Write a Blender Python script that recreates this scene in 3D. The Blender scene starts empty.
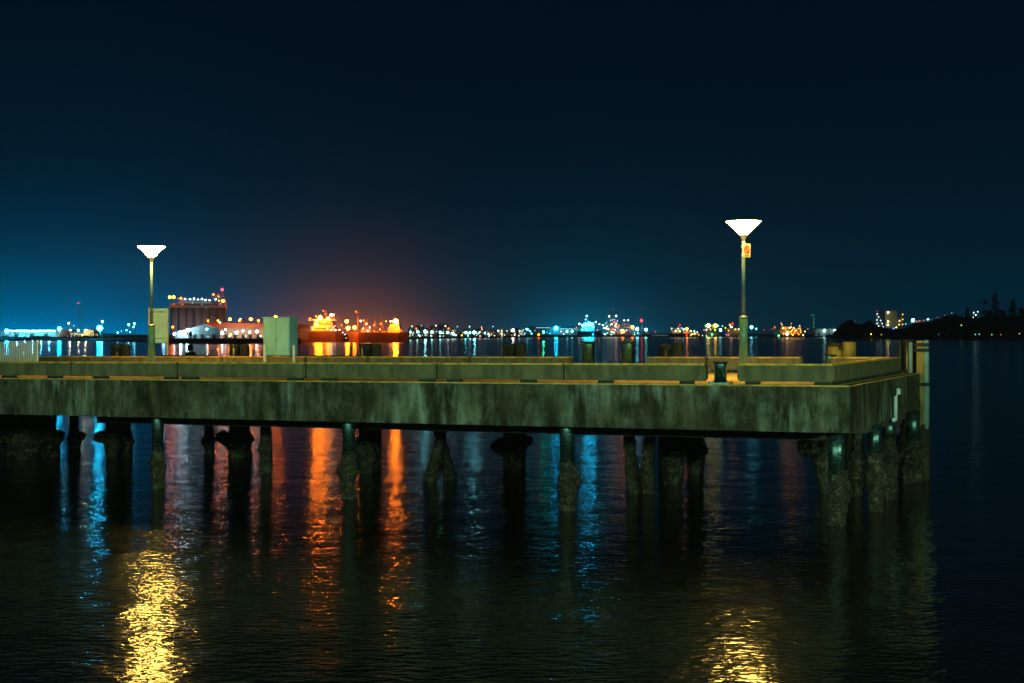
import bpy, bmesh, math, random
from mathutils import Vector, noise
random.seed(7)
sc = bpy.context.scene
COL = sc.collection
R = math.radians

# ------------------------------------------------------------------ camera
F, CX, HZ, CZ = 1410.0, 512.0, 333.5, 5.0      # focal length in px, centre, horizon row, eye height over water
cam = bpy.data.cameras.new('camera'); cam_o = bpy.data.objects.new('camera', cam); COL.objects.link(cam_o)
cam.sensor_width = 36.0; cam.lens = F*36/1024; cam.shift_y = (HZ-341.5)/1024
cam.clip_start = 0.5; cam.clip_end = 12000
cam_o.location = (0, 0, CZ); cam_o.rotation_euler = (R(90), 0, 0)
sc.camera = cam_o

# ------------------------------------------------------------------ world: night sky with the city's light domes
w = bpy.data.worlds.new("World"); sc.world = w; w.use_nodes = True
nt = w.node_tree; N = nt.nodes; L = nt.links; N.clear()
def mth(op, a, b=None):
    n = N.new('ShaderNodeMath'); n.operation = op
    for i, v in enumerate((a, b)):
        if v is None: continue
        if isinstance(v, (int, float)): n.inputs[i].default_value = v
        else: L.new(v, n.inputs[i])
    return n.outputs[0]
tc = N.new('ShaderNodeTexCoord'); sx_ = N.new('ShaderNodeSeparateXYZ'); L.new(tc.outputs['Generated'], sx_.inputs[0])
az = mth('ARCTAN2', sx_.outputs[0], sx_.outputs[1]); el = mth('MAXIMUM', mth('ARCSINE', sx_.outputs[2]), 0.0)
acc = None
def add_lobe(col, a0, sa, se, off=0.0):
    global acc
    f = mth('MULTIPLY', el, -1.0/se)
    if a0 is not None:
        d = mth('DIVIDE', mth('SUBTRACT', az, a0), sa); f = mth('SUBTRACT', f, mth('MULTIPLY', d, d))
    f = mth('EXPONENT', f)
    m = N.new('ShaderNodeVectorMath'); m.operation = 'SCALE'; m.inputs[0].default_value = col; L.new(f, m.inputs['Scale'])
    if acc is None: acc = m.outputs[0]
    else:
        a = N.new('ShaderNodeVectorMath'); a.operation = 'ADD'; L.new(acc, a.inputs[0]); L.new(m.outputs[0], a.inputs[1]); acc = a.outputs[0]
add_lobe((.0001, .0027, .0086), None, 1, 50)
add_lobe((-.0005, .0215, .0400), None, 1, .068)
add_lobe((-.010, .250, .620), -.33, .12, .020)
add_lobe((-.002, .028, .072), -.30, .15, .062)
add_lobe((.520, .110, .004), -.115, .050, .013)
add_lobe((.038, .011, .0), -.115, .075, .036)
add_lobe((.0, .160, .280), .050, .042, .013)
add_lobe((-.001, .023, .044), .054, .10, .038)
sky = N.new('ShaderNodeTexSky'); sky.sky_type = 'NISHITA'; sky.sun_disc = False
sky.sun_elevation = R(-4); sky.sun_rotation = R(180)
sc1 = N.new('ShaderNodeVectorMath'); sc1.operation = 'SCALE'; L.new(sky.outputs[0], sc1.inputs[0]); sc1.inputs['Scale'].default_value = 0.002
a = N.new('ShaderNodeVectorMath'); a.operation = 'ADD'; L.new(acc, a.inputs[0]); L.new(sc1.outputs[0], a.inputs[1])
bg = N.new('ShaderNodeBackground'); L.new(a.outputs[0], bg.inputs[0]); bg.inputs[1].default_value = 1.0
wo = N.new('ShaderNodeOutputWorld'); L.new(bg.outputs[0], wo.inputs[0])
sc.view_settings.view_transform = 'Standard'; sc.view_settings.look = 'None'
sc.view_settings.exposure = 0.0; sc.view_settings.gamma = 1.0; sc.view_settings.use_curve_mapping = False
HAZE = .00015
sc.cycles.use_light_tree = True; sc.cycles.max_bounces = 6; sc.cycles.volume_bounces = 0
sc.cycles.caustics_reflective = False; sc.cycles.sample_clamp_indirect = 6.0; sc.cycles.sample_clamp_direct = 0.0

# street lamps of the shore promenade the picture was taken from (they light the wharf's near faces)
def shore_lamp(name, x, y, z, power, col):
    l = bpy.data.lights.new(name, 'POINT'); l.energy = power; l.color = col; l.shadow_soft_size = 0.16
    o = bpy.data.objects.new(name, l); COL.objects.link(o); o.location = (x, y, z)
shore_lamp('shore_street_light', -25, 7, 9.5, 12500, (.60, 1.0, .55))
shore_lamp('shore_street_light', -9, -7, 9.5, 11000, (.48, 1.0, .72))
shore_lamp('shore_street_light', 9, -7, 9.5, 12500, (.48, 1.0, .72))
shore_lamp('shore_street_light', 29, 6, 9.5, 15000, (.58, 1.0, .52))

# ------------------------------------------------------------------ materials
def newmat(name):
    m = bpy.data.materials.new(name); m.use_nodes = True
    return m, m.node_tree.nodes, m.node_tree.links, m.node_tree.nodes['Principled BSDF']
def mat(name, col, rough=.7, metal=0.0, var=.35, scale=3.0, bump=.0, stretch=(1, 1, 1), col2=None, spec=.4):
    m, n, l, b = newmat(name)
    tcn = n.new('ShaderNodeTexCoord'); mp = n.new('ShaderNodeMapping'); l.new(tcn.outputs['Object'], mp.inputs[0]); mp.inputs['Scale'].default_value = stretch
    nz = n.new('ShaderNodeTexNoise'); nz.inputs['Scale'].default_value = scale; nz.inputs['Detail'].default_value = 8; l.new(mp.outputs[0], nz.inputs[0])
    cr = n.new('ShaderNodeValToRGB'); l.new(nz.outputs['Fac'], cr.inputs[0])
    c2 = col2 or tuple(c*(1-var) for c in col)
    cr.color_ramp.elements[0].position = .36; cr.color_ramp.elements[1].position = .62
    cr.color_ramp.elements[0].color = (*c2, 1); cr.color_ramp.elements[1].color = (*col, 1)
    l.new(cr.outputs[0], b.inputs['Base Color'])
    b.inputs['Roughness'].default_value = rough; b.inputs['Metallic'].default_value = metal; b.inputs['Specular IOR Level'].default_value = spec
    if bump:
        bp = n.new('ShaderNodeBump'); bp.inputs['Strength'].default_value = bump; bp.inputs['Distance'].default_value = .02
        l.new(nz.outputs['Fac'], bp.inputs['Height']); l.new(bp.outputs[0], b.inputs['Normal'])
    return m
EM = {}
def em(col, strength):
    k = (tuple(col), strength)
    if k not in EM:
        m, n, l, b = newmat('lamp_glow')
        b.inputs['Base Color'].default_value = (.5, .5, .5, 1)
        b.inputs['Emission Color'].default_value = (*col, 1); b.inputs['Emission Strength'].default_value = strength
        EM[k] = m
    return EM[k]

def concrete_stained():
    """old wharf concrete: grey-olive, dark algae curtains, pale lime runs, all with vertical drift"""
    m, n, l, b = newmat('stained_concrete')
    tcn = n.new('ShaderNodeTexCoord')
    def nz(scale, st, detail=8, rough=.6):
        mp = n.new('ShaderNodeMapping'); l.new(tcn.outputs['Object'], mp.inputs[0]); mp.inputs['Scale'].default_value = st
        t = n.new('ShaderNodeTexNoise'); t.inputs['Scale'].default_value = scale; t.inputs['Detail'].default_value = detail; t.inputs['Roughness'].default_value = rough
        l.new(mp.outputs[0], t.inputs[0]); return t.outputs['Fac']
    def ramp(v, p0, p1, c0=(0, 0, 0, 1), c1=(1, 1, 1, 1)):
        r = n.new('ShaderNodeValToRGB'); l.new(v, r.inputs[0]); r.color_ramp.elements[0].position = p0; r.color_ramp.elements[1].position = p1
        r.color_ramp.elements[0].color = c0; r.color_ramp.elements[1].color = c1; return r.outputs[0]
    def mix(f, A, B, mode='MIX'):
        x = n.new('ShaderNodeMix'); x.data_type = 'RGBA'; x.blend_type = mode
        if isinstance(f, float): x.inputs[0].default_value = f
        else: l.new(f, x.inputs[0])
        for s, v in ((6, A), (7, B)):
            if isinstance(v, tuple): x.inputs[s].default_value = v
            else: l.new(v, x.inputs[s])
        return x.outputs[2]
    base = ramp(nz(.8, (1, 1, .8)), .38, .66, (.042, .038, .020, 1), (.19, .185, .125, 1))
    streak = ramp(nz(1.3, (1, 1, .42), 12, .74), .42, .57)
    c = mix(streak, (.024, .023, .009, 1), base)
    lime = ramp(nz(1.6, (1.5, 1.5, .28), 9, .68), .46, .70)
    lime2 = mix(1.0, lime, ramp(nz(.22, (1, 1, 1.6), 4), .46, .58), 'MULTIPLY')
    c = mix(lime2, c, (.36, .43, .36, 1))
    fs = ramp(nz(4.5, (1, 1, .16), 12, .8), .36, .64, (.62, .62, .58, 1), (1.25, 1.25, 1.2, 1)); c = mix(1.0, c, fs, 'MULTIPLY')
    rust = mix(1.0, ramp(nz(3.3, (1, 1, .10), 6, .7), .62, .72), ramp(nz(.6, (1, 1, 1.2), 3), .55, .62), 'MULTIPLY'); c = mix(rust, c, (.15, .075, .03, 1))
    fine = ramp(nz(14, (1, 1, .6)), .3, .75, (.72, .72, .72, 1), (1.15, 1.15, 1.15, 1))
    c = mix(1.0, c, fine, 'MULTIPLY')
    l.new(c, b.inputs['Base Color']); b.inputs['Roughness'].default_value = .88; b.inputs['Specular IOR Level'].default_value = .25
    bp = n.new('ShaderNodeBump'); bp.inputs['Strength'].default_value = .8; bp.inputs['Distance'].default_value = .03
    l.new(nz(9, (1, 1, .35)), bp.inputs['Height']); l.new(bp.outputs[0], b.inputs['Normal'])
    return m
def oyster():
    m, n, l, b = newmat('oyster_crust')
    tcn = n.new('ShaderNodeTexCoord')
    v = n.new('ShaderNodeTexVoronoi'); v.inputs['Scale'].default_value = 19; l.new(tcn.outputs['Object'], v.inputs[0])
    v2 = n.new('ShaderNodeTexNoise'); v2.inputs['Scale'].default_value = 5; v2.inputs['Detail'].default_value = 6; l.new(tcn.outputs['Object'], v2.inputs[0])
    r = n.new('ShaderNodeValToRGB'); l.new(v.outputs['Color'], r.inputs[0])
    r.color_ramp.elements[0].position = .52; r.color_ramp.elements[0].color = (.030, .020, .008, 1)
    r.color_ramp.elements[1].position = .95; r.color_ramp.elements[1].color = (.22, .17, .08, 1)
    r2 = n.new('ShaderNodeValToRGB'); l.new(v2.outputs['Fac'], r2.inputs[0]); r2.color_ramp.elements[0].position = .42; r2.color_ramp.elements[1].position = .62
    mx = n.new('ShaderNodeMix'); mx.data_type = 'RGBA'; l.new(r2.outputs[0], mx.inputs[0]); mx.inputs[6].default_value = (.018, .014, .006, 1); l.new(r.outputs[0], mx.inputs[7])
    l.new(mx.outputs[2], b.inputs['Base Color']); b.inputs['Roughness'].default_value = .6
    bp = n.new('ShaderNodeBump'); bp.inputs['Strength'].default_value = .9; bp.inputs['Distance'].default_value = .05
    l.new(v.outputs['Distance'], bp.inputs['Height']); l.new(bp.outputs[0], b.inputs['Normal'])
    return m
def water_mat():
    m, n, l, b = newmat('water')
    b.inputs['Base Color'].default_value = (.0022, .0034, .0010, 1); b.inputs['Roughness'].default_value = .125
    b.inputs['IOR'].default_value = 1.33; b.inputs['Specular IOR Level'].default_value = .5
    tcn = n.new('ShaderNodeTexCoord')
    def nz(scale, st, detail=3, rough=.5, dist=0.0):
        mp = n.new('ShaderNodeMapping'); l.new(tcn.outputs['Object'], mp.inputs[0]); mp.inputs['Scale'].default_value = st
        t = n.new('ShaderNodeTexNoise'); t.inputs['Scale'].default_value = scale; t.inputs['Detail'].default_value = detail
        t.inputs['Roughness'].default_value = rough; t.inputs['Distortion'].default_value = dist
        l.new(mp.outputs[0], t.inputs[0]); return t.outputs['Fac']
    b1 = n.new('ShaderNodeBump'); b1.inputs['Strength'].default_value = 1.0; b1.inputs['Distance'].default_value = .019
    l.new(nz(5.4, (.6, 1, 1), 2.0, .5), b1.inputs['Height'])
    b2 = n.new('ShaderNodeBump'); b2.inputs['Strength'].default_value = 1.0; b2.inputs['Distance'].default_value = .055
    l.new(nz(.6, (1, .8, 1), 2, .5), b2.inputs['Height']); l.new(b1.outputs[0], b2.inputs['Normal'])
    l.new(b2.outputs[0], b.inputs['Normal'])
    return m
M = dict(
    conc=concrete_stained(), oyster=oyster(), weed=mat('wet_weed', (.030, .024, .010), .6, var=.5, scale=6, bump=.8), water=water_mat(),  # the dark crust copy carries the shade under the deck in its colour
    kerb=mat('kerb_concrete', (.175, .155, .075), .85, var=.45, scale=3.5, bump=.4, stretch=(1, 1, .35)),
    klamplight=mat('kerb_edge_lamplight', (.85, .50, .08), .6, var=.55, scale=4, stretch=(1, 1, 1)),  # lamp light on the edges, put into a golden colour
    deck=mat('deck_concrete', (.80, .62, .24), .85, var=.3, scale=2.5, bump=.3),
    dark=mat('dark_packer', (.035, .035, .03), .8),
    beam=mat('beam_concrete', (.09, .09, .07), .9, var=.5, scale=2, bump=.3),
    sleeve=mat('steel_sleeve', (.16, .30, .30), .36, .9, var=.75, scale=9, stretch=(1, 1, 2.2)),
    galv=mat('galvanised_steel', (.55, .56, .54), .38, .8, var=.2, scale=6),
    paintw=mat('white_paint', (.78, .85, .80), .45, var=.15, scale=4, stretch=(1, 1, .4)),
    black=mat('black_iron', (.16, .40, .38), .24, .95, var=.4, scale=6),
    pole=mat('lamp_pole_paint', (.08, .15, .18), .32, .0, var=.15, scale=5),
    poleg=mat('pole_sleeve_paint', (.07, .20, .14), .25, .0, var=.2, scale=4),
    cab=mat('cabinet_paint', (.24, .58, .62), .5, var=.22, scale=2.2, stretch=(1, 1, .35)),
    board=mat('board_face', (.26, .52, .50), .5, var=.2, scale=3, stretch=(2, 1, .4)),
    boardd=mat('board_print', (.22, .26, .17), .5),
    frame=mat('board_frame', (.40, .37, .20), .5),
    timber=mat('fender_timber', (.04, .038, .012), .8, var=.6, scale=3, bump=.6, stretch=(2, 2, .3)),
    steeld=mat('tarred_steel', (.016, .026, .02), .28, .1, var=.5, scale=5, stretch=(1, 1, .3)),
    yellow=mat('yellow_paint', (.38, .25, .035), .55, var=.5, scale=3, stretch=(1, 1, .4)),
    turq=mat('worn_plastic_and_highlight', (.20, .36, .30), .35, var=.4, scale=4, stretch=(1, 1, .2)),
    signy=mat('sign_yellow', (.62, .50, .16), .5, var=.05), red=mat('sign_red', (.55, .02, .01), .5, var=.05),
    land=mat('shore_rock', (.05, .052, .042), .95, var=.6, scale=.05), soil=mat('headland_soil', (.035, .04, .025), .95, var=.4, scale=.03),
    fol=mat('foliage', (.045, .065, .025), .9, var=.5, scale=.2), bark=mat('bark', (.06, .045, .03), .9),
    wall=mat('shed_cladding', (.42, .45, .46), .6, var=.25, scale=.1, stretch=(4, 4, .2)),
    wallc=mat('cream_cladding', (.52, .46, .32), .6, var=.25, scale=.12, stretch=(3, 3, .3)),
    silo=mat('silo_concrete', (.42, .38, .37), .85, var=.35, scale=.08, stretch=(4, 4, .3)),
    roof=mat('shed_roof', (.30, .30, .29), .6, var=.2, scale=.1), dwall=mat('dim_wall', (.16, .16, .15), .8, var=.4, scale=.1),
    truss=mat('truss_steel', (.42, .43, .42), .5, .3, var=.3, scale=.3), door=mat('dark_opening', (.02, .025, .025), .6),
    rroof=mat('rusty_roof', (.55, .22, .09), .7, var=.3, scale=.1),  # orange lamp light put into the roof colour
    hull=mat('hull_red', (.40, .16, .08), .55, var=.35, scale=.08, stretch=(1, 1, .6)), hullb=mat('hull_boot', (.10, .03, .02), .6),
    hulld=mat('hull_dark', (.06, .07, .09), .5), ship=mat('ship_white', (.62, .60, .55), .5, var=.2, scale=.2), buff=mat('ship_buff', (.55, .38, .14), .5, var=.2, scale=.3),
    buoy=mat('buoy_paint', (.04, .07, .045), .6),
)

# ------------------------------------------------------------------ mesh helpers
class MB:
    def __init__(s): s.bm = bmesh.new()
    def box(s, x0, x1, y0, y1, z0, z1, bev=0):
        v = [s.bm.verts.new(p) for p in ((x0,y0,z0),(x1,y0,z0),(x1,y1,z0),(x0,y1,z0),(x0,y0,z1),(x1,y0,z1),(x1,y1,z1),(x0,y1,z1))]
        fs = [s.bm.faces.new([v[i] for i in f]) for f in ((3,2,1,0),(4,5,6,7),(0,1,5,4),(1,2,6,5),(2,3,7,6),(3,0,4,7))]
        if bev:
            es = list({e for f in fs for e in f.edges}); bmesh.ops.bevel(s.bm, geom=es, offset=bev, segments=2, affect='EDGES')
        return s
    def prism(s, pts, y0, y1):                      # polygon in the x-z plane pushed along y
        a = [s.bm.verts.new((p[0], y0, p[1])) for p in pts]; b = [s.bm.verts.new((p[0], y1, p[1])) for p in pts]; n = len(pts)
        s.bm.faces.new(a); s.bm.faces.new(b[::-1])
        for i in range(n): s.bm.faces.new((a[i], b[i], b[(i+1) % n], a[(i+1) % n]))
        return s
    def tube(s, p, q, r0, r1=None, n=12):
        p, q = Vector(p), Vector(q); r1 = r0 if r1 is None else r1
        d = (q-p).normalized(); u = d.orthogonal().normalized(); v = d.cross(u)
        A = [s.bm.verts.new(p+(u*math.cos(2*math.pi*i/n)+v*math.sin(2*math.pi*i/n))*r0) for i in range(n)]
        B = [s.bm.verts.new(q+(u*math.cos(2*math.pi*i/n)+v*math.sin(2*math.pi*i/n))*r1) for i in range(n)]
        for i in range(n):
            f = s.bm.faces.new((A[i], A[(i+1) % n], B[(i+1) % n], B[i])); f.smooth = True
        s.bm.faces.new(A[::-1]); s.bm.faces.new(B)
        return s
    def lathe(s, prof, x=0, y=0, n=32, smooth=True):
        rings = [[s.bm.verts.new((x+r*math.cos(2*math.pi*i/n), y+r*math.sin(2*math.pi*i/n), z)) for i in range(n)] for r, z in prof]
        for A, B in zip(rings, rings[1:]):
            for i in range(n):
                f = s.bm.faces.new((A[i], A[(i+1) % n], B[(i+1) % n], B[i])); f.smooth = smooth
        s.bm.faces.new(rings[0][::-1]); s.bm.faces.new(rings[-1])
        return s
    def ball(s, c, r, sub=1, sq=(1, 1, 1)):
        g = bmesh.ops.create_icosphere(s.bm, subdivisions=sub, radius=r)
        for v in g['verts']: v.co = Vector((v.co.x*sq[0]+c[0], v.co.y*sq[1]+c[1], v.co.z*sq[2]+c[2]))
        return s
    def crust(s, path, seed=0, n=26, amp=.30, step=.055):
        """encrusted pile skin: rings along path of (x,y,z,r), knobbly"""
        out = []
        for (a, b) in zip(path, path[1:]):
            ln = math.dist(a[:3], b[:3]); k = max(2, int(ln/step))
            for i in range(k): out.append([a[j]+(b[j]-a[j])*i/k for j in range(4)])
        out.append(list(path[-1]))
        rings = []
        for x, y, z, r in out:
            ring = []
            for i in range(n):
                t = 2*math.pi*i/n; c, sn = math.cos(t), math.sin(t)
                q = Vector((x+c*r+seed*7.3, y+sn*r, z))
                d = noise.noise(q*2.6)*amp*.9 + noise.noise(q*8)*amp*.45 + max(0, noise.noise(q*17))*amp*.45
                rr = r*(1+d); ring.append(s.bm.verts.new((x+c*rr, y+sn*rr, z)))
            rings.append(ring)
        for A, B in zip(rings, rings[1:]):
            for i in range(n): s.bm.faces.new((A[i], A[(i+1) % n], B[(i+1) % n], B[i]))
        s.bm.faces.new(rings[0][::-1]); s.bm.faces.new(rings[-1])
        return s
    def build(s, name, m, parent=None, loc=None, rz=0):
        bmesh.ops.recalc_face_normals(s.bm, faces=s.bm.faces)
        me = bpy.data.meshes.new(name); s.bm.to_mesh(me); s.bm.free(); me.materials.append(m)
        o = bpy.data.objects.new(name, me); COL.objects.link(o)
        if parent: o.parent = parent
        if loc: o.location = loc; o.rotation_euler = (0, 0, rz)
        return o
def tag(o, label=None, cat=None, group=None, kind=None):
    if label: o['label'] = label
    if cat: o['category'] = cat
    if group: o['group'] = group
    if kind: o['kind'] = kind
    return o
def thing(name, label, cat, loc, rz=0, group=None):
    o = bpy.data.objects.new(name, None); COL.objects.link(o); o.location = loc; o.rotation_euler = (0, 0, rz)
    o.empty_display_size = .3
    return tag(o, label, cat, group)
def copy_tree(o, parent=None):
    c = o.copy(); COL.objects.link(c); c.parent = parent
    for ch in [q for q in bpy.data.objects if q.parent == o]: copy_tree(ch, c)
    return c

# ------------------------------------------------------------------ frames of reference
TH = math.atan(618/F); CT, ST = math.cos(TH), math.sin(TH)
C0 = Vector((8.648, 36.0, 0)); DECK = CZ-1.346; FB = 2.45
FALL = 20*ST/F                                                               # the old wharf sits 16 cm lower at its far left end
def W(s, t, z=0): return Vector((C0.x-CT*s+ST*t, C0.y+ST*s+CT*t, z-FALL*s))         # s: along the front, t: across the deck
def S(px, t):
    k = (px-CX)/F; return (C0.x+ST*t-k*(C0.y+CT*t))/(CT+ST*k)
def Zat(py, s, t): return CZ-(py-HZ)*W(s, t).y/F+FALL*s                      # height in the wharf's own frame
WR = -TH                                                                     # wharf things: local x = -s, local y = t

# ================================================================== SETTING
def grid_plane(name, x0, x1, y0, y1, z, m):
    b = MB(); v = [b.bm.verts.new(p) for p in ((x0,y0,z),(x1,y0,z),(x1,y1,z),(x0,y1,z))]; b.bm.faces.new(v)
    return tag(b.build(name, m), kind='structure')
grid_plane('water', -1900, 1900, -60, 3150, 0, M['water'])
def land(name, line, back, h, m):
    b = MB(); A = []
    for (px, py) in line:
        d = CZ*F/(py-HZ); x = (px-CX)/F*d; k = back/d
        jit = random.uniform(-.3, .3)
        A.append([b.bm.verts.new(p) for p in ((x, d, -.8), (x, d+1, .6+jit), (x*(1+6/d), d+6, h+jit), (x*(1+k), d+back, h+2), (x*(1+k), d+back, -.8))])
    for P, Q in zip(A, A[1:]):
        for i in range(4): b.bm.faces.new((P[i], Q[i], Q[i+1], P[i+1]))
    return tag(b.build(name, m), kind='structure')
def dense(pts, step=6):
    o = []
    for a, b in zip(pts, pts[1:]):
        k = max(1, int(abs(b[0]-a[0])/step))
        for i in range(k):
            f = i/k; d0, d1 = 1/(a[1]-HZ), 1/(b[1]-HZ); o.append((a[0]+(b[0]-a[0])*f, HZ+1/(d0+(d1-d0)*f)+random.uniform(-.03, .03)))
    return o+[pts[-1]]
land('left_shore', dense([(-140, 340.3), (0, 340.6), (95, 341.0), (150, 342.2), (168, 343.7), (290, 342.9), (310, 341.2), (420, 339.4)]), 900, 1.6, M['land'])
land('far_shore', dense([(400, 338.9), (520, 337.7), (600, 336.9), (700, 336.7), (838, 336.9)]), 620, 2.0, M['land'])
land('headland', dense([(826, 338.0), (842, 338.9), (930, 339.1), (1010, 339.4), (1160, 339.8)]), 900, 2.5, M['soil'])

# ================================================================== WHARF
wharf = thing('wharf', 'long stained concrete wharf standing on oyster crusted piles over the dark water', 'wharf', W(0, 0, 0), WR)
wharf.rotation_euler = (0, -FALL, WR)
LEN, WID = 36.0, 13.2
def wl(px, t): return -S(px, t)                                              # local x of a picture column at depth t
# deck slab, fascia beams
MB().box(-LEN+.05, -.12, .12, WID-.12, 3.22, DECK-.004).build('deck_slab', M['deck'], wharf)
MB().box(-LEN, 0, 0, .30, FB, DECK, .02).build('fascia_beam', M['conc'], wharf)
MB().box(-.30, 0, .303, WID, FB, DECK, .02).build('fascia_beam', M['conc'], wharf)
MB().box(-LEN, -.303, WID-.30, WID, FB, DECK, .02).build('fascia_beam', M['conc'], wharf)
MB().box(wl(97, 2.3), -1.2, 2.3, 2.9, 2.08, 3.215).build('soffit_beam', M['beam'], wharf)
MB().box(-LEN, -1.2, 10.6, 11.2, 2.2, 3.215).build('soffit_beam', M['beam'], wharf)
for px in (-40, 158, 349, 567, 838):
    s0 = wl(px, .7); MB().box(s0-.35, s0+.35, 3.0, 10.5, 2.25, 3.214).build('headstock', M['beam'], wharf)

def pile(px, t, sb_y=None, wl_y=None, r=.21, amp=.40, seed=1, top=2.6, sleeve=True, rc=1.05, drift=0.0, grp=None):
    t = t*.945 if t > 2 else t; s0 = S(px, t); c = (-s0, t); sb = Zat(sb_y, s0, t) if sb_y else 2.0
    ptop = FB-.006 if s0 < .56 else top+.6                  # edge piles butt against the underside of the beam
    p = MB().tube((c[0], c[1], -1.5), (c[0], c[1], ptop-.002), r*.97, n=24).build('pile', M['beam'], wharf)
    if sleeve:
        prof = [(r, sb-.1)]; zz_ = sb+.03
        MB().lathe(prof+[(r, ptop)], c[0], c[1], 28).build('steel_sleeve', M['sleeve'], p)
    path = [(c[0], c[1], -.6, r*rc*1.02), (c[0]+drift*.3, c[1], .12, r*rc*1.05), (c[0]+drift, c[1], sb*.40, r*rc*1.15), (c[0]+drift*1.6, c[1], sb*.62, r*rc*1.38), (c[0]+drift*.3, c[1], sb*.84, r*rc*1.0), (c[0], c[1], sb, r*rc*1.0)]
    MB().crust(path, seed, amp=amp).build('oyster_crust', M['oyster' if sleeve or t < 8 else 'weed'], p)  # rear crust takes the copy darkened for shade
    return p
pile(837, .75, 470, r=.215, seed=1, drift=.07)
pile(875, 4.3, 452, r=.20, seed=2, rc=1.05, drift=.03)
pile(889, 7.6, 437, r=.20, seed=3, rc=1.15, drift=-.04)
pile(913, 13.0, 440, r=.24, seed=4, rc=1.25, amp=.4, drift=-.1)
pile(858, 8.2, 438, r=.17, seed=21, sleeve=False, rc=1.1)
pile(826, 8.5, 440, r=.17, seed=22, sleeve=False, rc=1.1, drift=-.1)
pile(567.5, .75, 459, r=.205, seed=5, drift=.05)
pile(349, .75, 452, r=.20, seed=6)
pile(158, .75, 447, r=.19, seed=7, rc=.95)
pile(266, 6.5, 432, r=.20, seed=8, sleeve=True, rc=.95)
pile(368, 8.5, 436, r=.33, seed=9, sleeve=False, rc=1.05)
pile(514, 12.9, 438, r=.30, seed=10, sleeve=False, rc=1.1)
pile(696, 12.9, 438, r=.24, seed=11, sleeve=False, rc=1.1)
pile(672, 9.5, 436, r=.28, seed=12, sleeve=False, rc=1.1)
pile(239, 12.4, 430, r=.40, seed=13, sleeve=False, rc=1.0)
pile(209, 12.9, 430, r=.19, seed=14, sleeve=False, rc=1.0)
pile(113, 9.0, 430, r=.28, seed=15, sleeve=False, rc=1.0)
pile(125, 9.6, 430, r=.24, seed=23, sleeve=False, rc=1.0)
pile(74, 12.9, 430, r=.20, seed=16, sleeve=False, rc=1.15)
for i, px in enumerate((-14, 8, 27, 46)): pile(px, 8.0+1.2*(i % 2), 430, r=.42, seed=30+i, sleeve=False, rc=1.1)
def raker(pa, pb, t, ytop, ywater, seed, ta=0):
    sa, sb_ = S(pa, t), S(pb, t+ta); za = 2.35
    A = Vector((-sa, t, za+.7)); B = Vector((-sb_, t+ta, -1.2)); d = B-A
    p = MB().tube(A, B, .17, n=20).build('raking_pile', M['beam'], wharf)
    def at(f): q = A+d*f; return q
    b = MB(); b.tube(at(.10), at(.28), .185, n=24); b.build('steel_sleeve', M['sleeve'], p)
    pts = []
    for f, r in ((.24, .18), (.40, .19), (.55, .22), (.70, .23), (.95, .16)):
        q = at(f); pts.append((q.x, q.y, q.z, r))
    MB().crust(pts, seed, amp=.3).build('oyster_crust', M['oyster'], p)
raker(451, 422, 6.4, 0, 0, 41); raker(430, 459, 7.0, 0, 0, 42)
raker(626, 637, 5.2, 0, 0, 43); raker(653, 644, 5.5, 0, 0, 44)
# encrusted waler stubs (old bracing ends) on rear piles
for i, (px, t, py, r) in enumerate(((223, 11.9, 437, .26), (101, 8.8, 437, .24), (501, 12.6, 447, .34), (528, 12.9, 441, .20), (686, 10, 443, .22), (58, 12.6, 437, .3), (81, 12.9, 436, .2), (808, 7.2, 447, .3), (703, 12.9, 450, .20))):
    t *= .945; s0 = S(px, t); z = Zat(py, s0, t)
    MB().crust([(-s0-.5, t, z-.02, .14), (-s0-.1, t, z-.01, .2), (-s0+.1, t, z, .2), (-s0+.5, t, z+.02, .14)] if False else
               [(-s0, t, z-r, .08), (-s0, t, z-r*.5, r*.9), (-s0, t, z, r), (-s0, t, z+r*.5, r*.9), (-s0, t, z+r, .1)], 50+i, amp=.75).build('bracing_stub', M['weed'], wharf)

MB().box(-LEN+.1, -.02, .004, .05, DECK-.02, DECK+.014, .006).build('edge_strip', M['klamplight'], wharf)  # lamp-lit deck edge drawn as a golden strip
MB().box(-.05, -.004, .052, WID-.02, DECK-.02, DECK+.014, .006).build('edge_strip', M['klamplight'], wharf)
# kerb beams: on packers
KB, KT = DECK+.085, CZ-.81
def kerb(x0, x1, y0, y1, m='kerb', label=None):
    o = MB().box(min(x0, x1)+.02, max(x0, x1)-.02, y0, y1, KB, KT, .045).build('kerb_beam', M[m], wharf)
    MB().box(min(x0, x1)+.05, max(x0, x1)-.05, y0+.012, y1-.012, KT-.03, KT+.02, .012).build('edge_paint', M['klamplight'], o)  # golden strip stands for lamp light along the kerb top
    return o
joints = [-60, 70.7, 177, 305.5, 436.8, 563.7, 706]
for a_, b_ in zip(joints, joints[1:]): kerb(wl(a_, .478), wl(b_, .478), .478, .878)
kerb(wl(737, .478), -.478, .478, .878)
kerb(-.878, -.478, .90, WID-.95)
for a_, b_ in ((2, 15), (48, 61), (93, 107), (164, 177), (182, 197), (288, 302), (321.6, 336), (420, 434), (447, 461), (521, 535.6), (598.4, 613), (680, 694), (745.6, 760), (815, 833)):
    MB().box(wl(a_, .5), wl(b_, .5), .50, .64, DECK+.002, KB-.002).build('kerb_packer', M['dark'], wharf)
for a_, b_ in ((-62, -40), (-30, -18)): MB().box(wl(a_, .5), wl(b_, .5), .50, .64, DECK+.002, KB-.002).build('kerb_packer', M['dark'], wharf)
for k in range(6):
    y0 = .9+k*2.4; MB().box(-.85, -.51, y0, y0+1.9, DECK+.002, KB-.002).build('kerb_packer', M['dark'], wharf)
TB = WID-.878
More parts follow.
